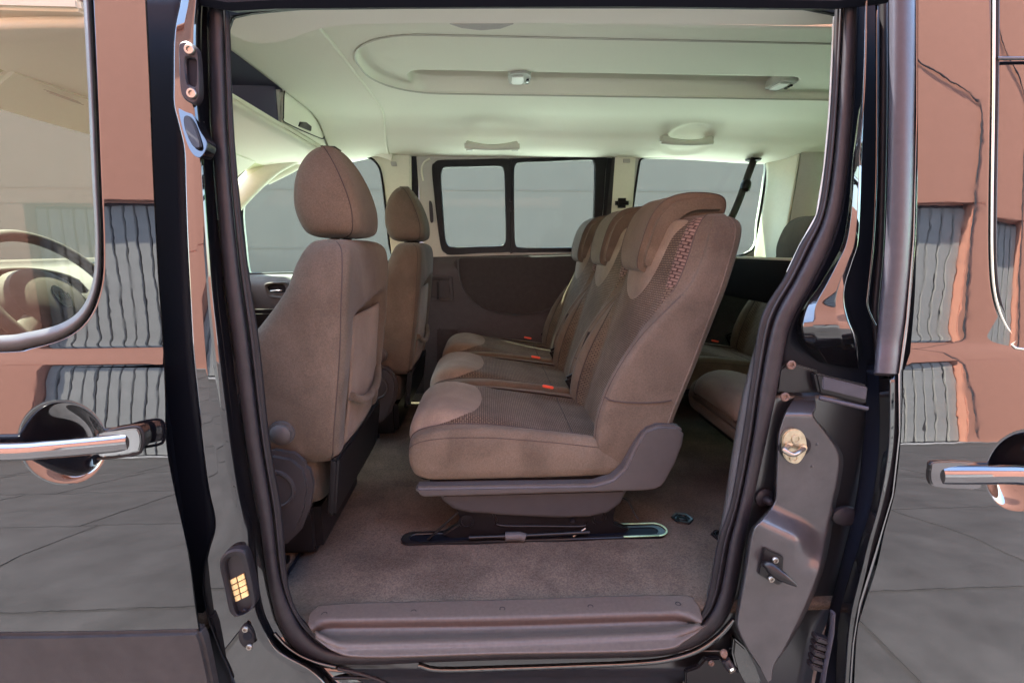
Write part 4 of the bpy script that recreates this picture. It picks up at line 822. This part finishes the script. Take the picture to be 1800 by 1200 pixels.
def row_seat(loc, label, group, near, first):
    t = empty('rear_seat', loc, label, 'seat', group)
    W = .226
    # cushion: sections along x
    cs = []
    for x, zc, zb, zs, zbot, w in [(-.212, .262, .255, .25, .24, .190), (-.214, .290, .275, .262, .225, .205), (-.200, .322, .298, .275, .195, .218), (-.165, .345, .313, .286, .180, .224), (-.10, .352, .322, .290, .178, W), (0, .335, .322, .288, .178, W), (.10, .312, .312, .280, .178, W), (.2, .288, .300, .270, .178, W), (.30, .268, .285, .255, .178, .222), (.37, .258, .27, .245, .178, .21), (.40, .245, .25, .23, .19, .19)]:
        H = [(0, x, zbot), (w * .6, x, zbot), (w * .93, x, zbot + .002), (w * .995, x, zbot + .02), (w, x, (zs + zbot) / 2), (w * .985, x, zs - .01), (w * .93, x, zb - .006), (w * .84, x, zb), (w * .74, x, zb * .6 + zc * .4 - .004), (w * .62, x, zc - .002), (w * .32, x, zc), (0, x, zc)]
        cs.append(half_loop(H))
    R = loftloops(cs, 5); n = len(R[0]); nh = (12 - 1) * K      # index of front/top centre
    # seams: bolster / insert
    j0, j1 = nh - 4 * K + 2, nh + 4 * K - 2
    side = split_band(R, j1, j0 + n)
    cu = grid('seat_cushion', side, 'seat_fabric', t, auto=None); 
    mid = split_band(R, j0, j1); top = [[p.copy() for p in r] for r in mid]
    for r in top:
        for k, p in enumerate(r):
            e = min(k, len(r) - 1 - k) / 4; p.z -= .004 * max(0, 1 - e) ** 2
    uv = [(p.y, p.x) for r in top for p in r]
    ci = grid('cushion_insert', top, 'woven_fabric', t, uv=uv)
    mesh('cushion_front', R[0], [tuple(range(n))], 'seat_fabric', cu); mesh('cushion_back', R[-1], [tuple(range(n - 1, -1, -1))], 'seat_fabric', cu)
    Sf = bilin(mid); up = Vector((-.35, 0, 1))
    patch('front_pad', lambda u, v: Sf(u, v, up), [(.02, .05), (.5, .015), (.98, .05), (1.0, .22), (.96, .38), (.8, .47), (.5, .50), (.2, .47), (.04, .38), (0, .22)], 'suede_patch', t, .013, -.003)
    for j in (j0, j1): tube('cushion_piping', [r[j % n] + Vector((0, 0, .0005)) for r in R[4:]], .0018, 'piping', cu, 6)
    jj = 4 * K + 1
    for j in (5 * K + 2, n - 5 * K - 2): tube('side_seam', [r[j] for r in R[6:-8]], .0012, 'piping', cu, 5)
    tube('cross_seam', [p + Vector((0, 0, .001)) for p in top[int(len(top) * .74)]], .0014, 'piping', cu, 5)
    # backrest: sections going up
    bs = []
    for z, xr, xb, xc, w, dz in [(.15, .44, .335, .335, .18, 0), (.20, .475, .30, .325, .208, 0), (.27, .495, .292, .328, .222, 0), (.36, .517, .300, .350, .228, 0), (.46, .550, .335, .382, .230, 0), (.56, .582, .395, .412, .231, 0), (.64, .607, .462, .436, .232, 0), (.70, .626, .515, .452, .232, 0), (.77, .644, .545, .472, .230, 0), (.83, .656, .560, .492, .226, 0), (.862, .655, .572, .515, .216, .002), (.880, .640, .585, .545, .196, .004), (.886, .622, .60, .575, .16, .004)]:
        kk = sm(.56, .68, z)
        H = [(0, xr, z - dz), (w * .55, xr, z - dz), (w * .88, xr - .003, z - dz), (w * .985, xr - .016, z - dz), (w, xr - .04, z - dz), (w * 1.0, (xr + xb) / 2, z), (w * lerp(.985, .995, kk), xb + .022, z), (w * lerp(.93, .975, kk), xb + .004, z), (w * lerp(.83, .94, kk), xb, z), (w * lerp(.72, .86, kk), xb * .45 + xc * .55, z), (w * lerp(.60, .74, kk), xc + .003 + .012 * kk, z), (w * .35, xc, z), (0, xc, z)]
        bs.append(half_loop(H))
    R = loftloops(bs, 5); n = len(R[0]); nh = 12 * K; j0, j1 = nh - 3 * K - 1, nh + 3 * K + 1
    bk = grid('backrest', split_band(R, j1, j0 + n), 'seat_side', t)
    mid = split_band(R, j0, j1)
    for r in mid:
        for k, p in enumerate(r):
            e = min(k, len(r) - 1 - k) / 3; p.x += .003 * max(0, 1 - e) ** 2
    uv = [(p.y, p.z) for r in mid for p in r]
    grid('backrest_insert', mid, 'woven_fabric', t, uv=uv)
    mesh('top_panel', R[-1], [tuple(range(n))], 'seat_side', bk)
    for j in (j0, j1): tube('bolster_seam', [r[j % n] for r in R[:-2]], .0018, 'piping', bk, 6)
    for j in (4 * K - 2, n - 4 * K + 2): tube('back_piping', [r[j] + Vector((.0, 0, 0)) for r in R[1:-6]], .0028, 'seat_side', bk, 8)
    for j in (7 * K + 1, n - 7 * K - 1): tube('side_seam', [r[j] for r in R[8:34]], .0012, 'piping', bk, 5)
    # horizontal tuck low on each side
    for j0_, j1_ in ((4 * K, 7 * K), (n - 7 * K, n - 4 * K)):
        r = R[17]; tube('tuck_seam', [r[j] + Vector((0, (-1 if r[j].y < 0 else 1) * .0006, -.006 * math.sin((k / 8) * 3.14))) for k, j in enumerate(range(j0_, j1_ + 1))], .0022, 'piping', bk, 6)
    Sf = bilin(mid); fr = Vector((-1, 0, .1))
    # coarse woven shoulder strips
    for u0, u1 in ((.0, .15), (.85, 1.0)):
        o = patch('coarse_panel', lambda u, v: Sf(u, v, fr), [(u0, .60), ((u0 + u1) / 2, .57), (u1, .60), (u1, .75), (u1, .88), ((u0 + u1) / 2, .90), (u0, .88), (u0, .75)], 'woven_coarse', bk, .003, -.0005, edge=8)
    patch('neck_pad', lambda u, v: Sf(u, v, fr), [(.5, .50), (.64, .535), (.72, .62), (.76, .74), (.80, .86), (.5, .90), (.20, .86), (.24, .74), (.28, .62), (.36, .535)], 'suede_patch', t, .018, -.002)
    # headrest: comma profile draped over the top
    hp = [(.428, .742), (.424, .775), (.433, .825), (.452, .880), (.478, .916), (.515, .938), (.57, .946), (.63, .942), (.655, .930), (.660, .905), (.650, .886), (.61, .882), (.575, .881), (.548, .870), (.526, .845), (.506, .800), (.485, .755), (.468, .733), (.446, .730)]
    hp = [(p.x, p.y) for p in resample(cr([(a, b, 0) for a, b in hp], 4, True), 76, True)]
    hr = prism('headrest', hp, -.114, .114, 'seat_fabric', t, .019, seg=5)
    for v in hr.data.vertices: v.co.y *= 1 - .20 * sm(.82, .725, v.co.z) ** 1.0
    for y in (-.0955, .0955): tube('headrest_seam', [(a, y * (1 - .20 * sm(.82, .725, b)), b) for a, b in hp[0:44]], .0014, 'piping', hr, 5)
    for y in (-.06, .06): tube('headrest_post', [(.60, y, .86), (.60, y, .90)], .005, 'steel', hr, 8)
    if near:
        # moulded side cover, lower skirt, steel stand
        sc_ = [(-.196, .176), (.285, .171), (.335, .186), (.365, .215), (.392, .280), (.415, .322), (.45, .336), (.505, .334), (.524, .318), (.522, .280), (.505, .225), (.48, .170), (.464, .152), (.42, .148), (-.172, .146), (-.190, .156)]
        prism('side_cover', sc_, -.248, -.205, 'seat_plastic', t, .008)
        prism('cushion_pan', [(-.16, .18), (.40, .18), (.40, .15), (-.16, .15)], -.205, .22, 'black_plastic', t, .004)
        prism('skirt', [(-.135, .150), (-.125, .125), (-.095, .098), (-.05, .086), (.08, .072), (.20, .063), (.28, .063), (.33, .074), (.365, .10), (.385, .150)], -.232, -.19, 'skirt_plastic', t, .010)
        st_ = t
        for y in (-.215, .17):
            fr_ = prism('stand', [(-.095, .11), (.36, .11), (.352, .06), (.352, .035), (.40, .012), (.38, .002), (-.10, .002), (-.13, .015), (-.075, .05)], y, y + .022, 'black_metal', t, .003)
            if y < 0:
                for x in (-.062, .308): lathe('pivot', (x, y - .001, .056), (0, -1, 0), [(.022, 0), (.020, .004), (.014, .0045), (.013, .002), (.001, .003)], 'black_metal', fr_, 24)
                lathe('hole', (.235, y - .0005, .050), (0, -1, 0), [(.009, 0), (.0085, .0015), (.007, .0005), (.001, .0002)], 'dark_gap', fr_, 16)
                tube('pressed_rib', cr([(.01, y - .001, .085), (.02, y - .001, .060), (.032, y - .001, .040), (.15, y - .001, .034), (.262, y - .001, .030), (.275, y - .001, .042)], 5), .0035, 'black_metal', fr_, 8)
                tube('lever_bar', [(-.055, y - .018, .016), (.09, y - .018, .017), (.28, y - .016, .020)], .0055, 'black_metal', t, 10)
                sweep('lever_grip', [(.045, y - .020, .017), (.06, y - .020, .017), (.085, y - .020, .017), (.098, y - .020, .012)], circ(.0125, 12), 'seat_plastic', t, up=(0, 0, 1))
                tube('strut', [(-.17, y - .006, .006), (-.085, y - .004, .085)], .0035, 'black_metal', t, 8)
                tube('wire', cr([(.375, y + .03, .10), (.40, y + .03, .085), (.415, y + .02, .055), (.425, y + .01, .04)], 5), .003, 'black_plastic', t, 8)
                tube('spring', [(.235, y - .012, .006), (.27, y - .012, .030)], .003, 'steel', t, 8)
            # floor rail with rounded ends
            def stad(x0, x1, yc, hw, zz):
                L = [Vector((x1 + hw * math.cos(a), yc + hw * math.sin(a), zz)) for a in [-math.pi / 2 + k * math.pi / 14 for k in range(15)]]
                return L + [Vector((x0 - hw * math.cos(a), yc - hw * math.sin(a), zz)) for a in [-math.pi / 2 + k * math.pi / 14 for k in range(15)]]
            yc = y + .006
            rl = ring('floor_rail', stad(-.215, .475, yc, .030, .007), stad(-.205, .465, yc, .017, .006), (0, 0, -.012), 'black_metal', t, n=120, bev=.002)
            plate('rail_bed', stad(-.205, .465, yc, .02, .0035), (0, 0, -.003), 'dark_gap', rl, 0)
            if y < 0:
                a = stad(.38, .475, yc, .0335, .0085); b = stad(.38, .475, yc, .029, .0085)
                grid('rail_end_trim', [a[:15] + [Vector((.375, yc + .0335, .0085))], b[:15] + [Vector((.375, yc + .029, .0085))]], 'bare_edge', rl, th=.002, flip=True)
                grid('rail_end_edge', [[Vector((.375, yc - .0335, .0086)), a[0]], [Vector((.375, yc - .029, .0086)), b[0]]], 'bare_edge', rl, th=.002, flip=True)
    # buckle well and red-tongued buckle at the far rear corner of the cushion
    bx = box('buckle', (.315, W + .004, .318), (.055, .030, .075), 'black_plastic', t, .010, rot=(math.radians(-28), 'Y'))
    box('release_button', (.215, W - .014, .312), (.042, .012, .009), 'red_plastic', bx, .003, rot=(math.radians(12), 'Y'))
    sweep('webbing', cr([(.375, W + .01, .50), (.35, W + .012, .43), (.325, W + .012, .35), (.31, W + .01, .30)], 5), [(-.018, -.001), (.018, -.001), (.018, .001), (-.018, .001)], 'belt_webbing', t, up=(0, -1, 0))
    lathe('bracket_knob', (.33, W + .0, .30), (0, -1, 0), [(.022, 0), (.020, .010), (.010, .014), (.001, .014)], 'black_plastic', t, 18)
    return t
def tree_copy(o, loc=None, parent=None, label=None, skip=()):
    c = o.copy(); C.objects.link(c)
    if loc is not None: c.location = loc
    if parent: c.parent = parent
    if label: c['label'] = label
    for ch in list(o.children):
        if ch.name.split('.')[0] in skip: continue
        tree_copy(ch, None, c)
    return c
G1, G2, G3 = 'seats of the middle row', 'front seats', 'seats of the third row'
YS = (.395, .870, 1.345)
s_near = row_seat((0, YS[0], FZ), 'brown fabric seat of the middle row nearest the open door, on a black steel stand', G1, True, True)
s_mid = tree_copy(s_near, (.004, YS[1], FZ), label='brown fabric middle row seat standing between the two outer seats')
s_far = tree_copy(s_near, (.008, YS[2], FZ), label='middle row seat against the far window side, its cushion in shade')
t3 = tree_copy(s_near, (.99, 1.20, FZ), label='third row seat behind the black panel, headrest seen at the far side', skip=('side_cover', 'stand', 'floor_rail', 'skirt', 'lever_bar', 'lever_grip', 'strut', 'wire', 'spring', 'webbing'))
t3['group'] = G3
t3b = tree_copy(s_near, (.985, .50, FZ), label='third row seat nearest the rear door post, only its cushion front showing', skip=('side_cover', 'stand', 'floor_rail', 'skirt', 'lever_bar', 'lever_grip', 'strut', 'wire', 'spring', 'webbing'))
t3b['group'] = G3
def front_seat(loc, label):
    t = empty('front_seat', loc, label, 'seat', G2)
    W = .245; bs = []
    #    z, xrear, xbolster, xcentre, halfwidth, pocket depth
    for z, xr, xb, xc, w in [(.285, -.420, -.60, -.57, .215), (.31, -.408, -.66, -.60, .232), (.37, -.400, -.70, -.60, .240), (.46, -.386, -.68, -.585, .243), (.54, -.374, -.635, -.56, .244), (.60, -.366, -.585, -.54, .244), (.66, -.360, -.535, -.525, .243), (.71, -.355, -.500, -.505, .240), (.76, -.352, -.480, -.49, .232), (.795, -.356, -.462, -.478, .216), (.812, -.372, -.45, -.46, .19), (.818, -.392, -.435, -.44, .15)]:
        H = [(0, xr, z), (w * .5, xr, z), (w * .84, xr, z), (w * .955, xr - .006, z), (w, xr - .028, z), (w * 1.0, (xr * .55 + xb * .45), z), (w * .99, xb + .04, z), (w * .93, xb + .008, z), (w * .83, xb, z), (w * .70, (xb + xc) / 2, z), (w * .35, xc, z), (0, xc, z)]
        bs.append(half_loop(H))
    R = loftloops(bs, 6); n = len(R[0])
    # recess in the rear face below a curved edge
    for i, r in enumerate(R):
        for j, p in enumerate(r):
            jr = j if j <= n / 2 else j - n
            if abs(jr) <= 3.3 * K:
                y = abs(p.y) / W; zt = .640 + .055 * (1 - y * y) * 0 + .012; lim = zt + .03 * (p.y / W)
                k = sm(lim + .012, lim - .012, p.z) * sm(.74, .60, y)
                p.x -= .030 * k * (1 - .45 * sm(.50, .30, p.z))
    bk = grid('backrest', R, 'seat_side', t, closed=True, cap=True)
    # smoother cloth panel set into the recess, and the elastic pocket
    rows = [[Vector((-.390 - .026 * 0 + tab(z, [(.29, -.028), (.40, -.008), (.50, .004), (.62, .016), (.66, .014)]) - .006 * (y / .16) ** 2, y, z)) for y in [-.150 + k * .02 for k in range(16)]] for z in [.30 + k * .0175 for k in range(20)]]
    grid('back_panel', rows, 'suede_patch', t, th=.006, flip=True)
    tube('pocket_elastic', cr([(-.388, -.150, .430), (-.378, -.09, .402), (-.374, 0, .392), (-.378, .09, .402), (-.388, .150, .430)], 6), .011, 'seat_fabric', t, 10)
    for j in (3 * K + 2, n - 3 * K - 2): tube('rear_seam', [r[j % n] for r in R[2:-6]], .0014, 'piping', bk, 5)
    # headrest: egg shaped pad
    hs = []
    for z, xf, xr, w, in [(.822, -.46, -.39, .05), (.827, -.485, -.368, .09), (.843, -.505, -.352, .112), (.89, -.520, -.350, .122), (.94, -.519, -.362, .122), (.985, -.508, -.380, .113), (1.020, -.490, -.400, .094), (1.042, -.470, -.418, .066), (1.050, -.452, -.434, .03)]:
        H = [(0, xr, z), (w * .5, xr, z), (w * .84, xr - .006, z), (w * .98, xr - .028, z), (w * 1.02, (xf + xr) / 2, z), (w * .95, xf + .028, z), (w * .70, xf + .006, z), (w * .35, xf, z), (0, xf, z)]
        hs.append(half_loop(H))
    Rh = loftloops(hs, 6); nn = len(Rh[0]); hd = grid('headrest', Rh, 'seat_side', t, closed=True, cap=True)
    for j in (3 * K - 1, nn - 3 * K + 1): tube('headrest_seam', [r[j] for r in Rh[1:-2]], .0016, 'piping', hd, 6)
    for y in (-.055, .055): tube('headrest_post', [(-.432, y, .79), (-.432, y, .86)], .0065, 'steel', hd, 10)
    for y in (-.055, .055): lathe('post_collar', (-.432, y, .812), (0, 0, 1), [(.014, 0), (.013, .01), (.007, .012)], 'black_plastic', hd, 14)
    # cushion and pedestal
    cs = []
    for x, zc, w in [(-.47, .25, .19), (-.485, .27, .21), (-.55, .30, .235), (-.70, .33, .245), (-.85, .345, .245), (-.92, .33, .235), (-.945, .29, .21)]:
        H = [(0, x, .16), (w * .8, x, .16), (w, x, .19), (w, x, .25), (w * .93, x, zc + .015), (w * .8, x, zc + .01), (w * .5, x, zc), (0, x, zc)]
        cs.append(half_loop(H))
    grid('seat_cushion', loftloops(cs, 5), 'seat_side', t, closed=True, cap=True)
    plate('rear_valance', [Vector((-.404, -.236, .300)), Vector((-.404, .236, .300)), Vector((-.42, .236, .155)), Vector((-.435, .20, .13)), Vector((-.435, -.20, .13)), Vector((-.42, -.236, .155))], (-.02, 0, 0), 'black_plastic', t, .006)
    box('pedestal', (-.66, 0, .085), (.36, .38, .15), 'black_plastic', t, .02)
    # recliner cover and knobs on both sides
    for s in (-1, 1):
        pv_ = prism('recliner_cover', [(a - .042, b + .022) for a, b in [(-.56, .30), (-.50, .315), (-.455, .305), (-.425, .275), (-.418, .225), (-.430, .165), (-.455, .110), (-.49, .075), (-.54, .06), (-.60, .08), (-.62, .2)]], s * .255 - .018, s * .255 + .018, 'skirt_plastic', t, .012, seg=4)
        lathe('recliner_disc', (-.545, s * .274, .245), (0, s, 0), [(.050, -.004), (.048, .004), (.043, .005), (.040, .002), (.020, .003), (.001, .004)], 'skirt_plastic', t, 36)
        lathe('side_knob', (-.528, s * .243, .372), (0, s, 0), [(.030, 0), (.029, .006), (.024, .007), (.0235, .013), (.016, .020), (.001, .022)], 'seat_plastic', t, 28)
    tube('slide_rail', [(-.95, -.20, .012), (-.56, -.20, .012)], .010, 'black_metal', t, 8); tube('slide_rail', [(-.95, .20, .012), (-.56, .20, .012)], .010, 'black_metal', t, 8)
    return t
f1 = front_seat((.045, .298, FZ), 'brown front seat nearest the open door, seen from behind with its tall headrest')
tree_copy(f1, (.098, 1.13, FZ), label='front passenger seat against the far door, seen beyond the nearer front seat')
f1['group'] = G2
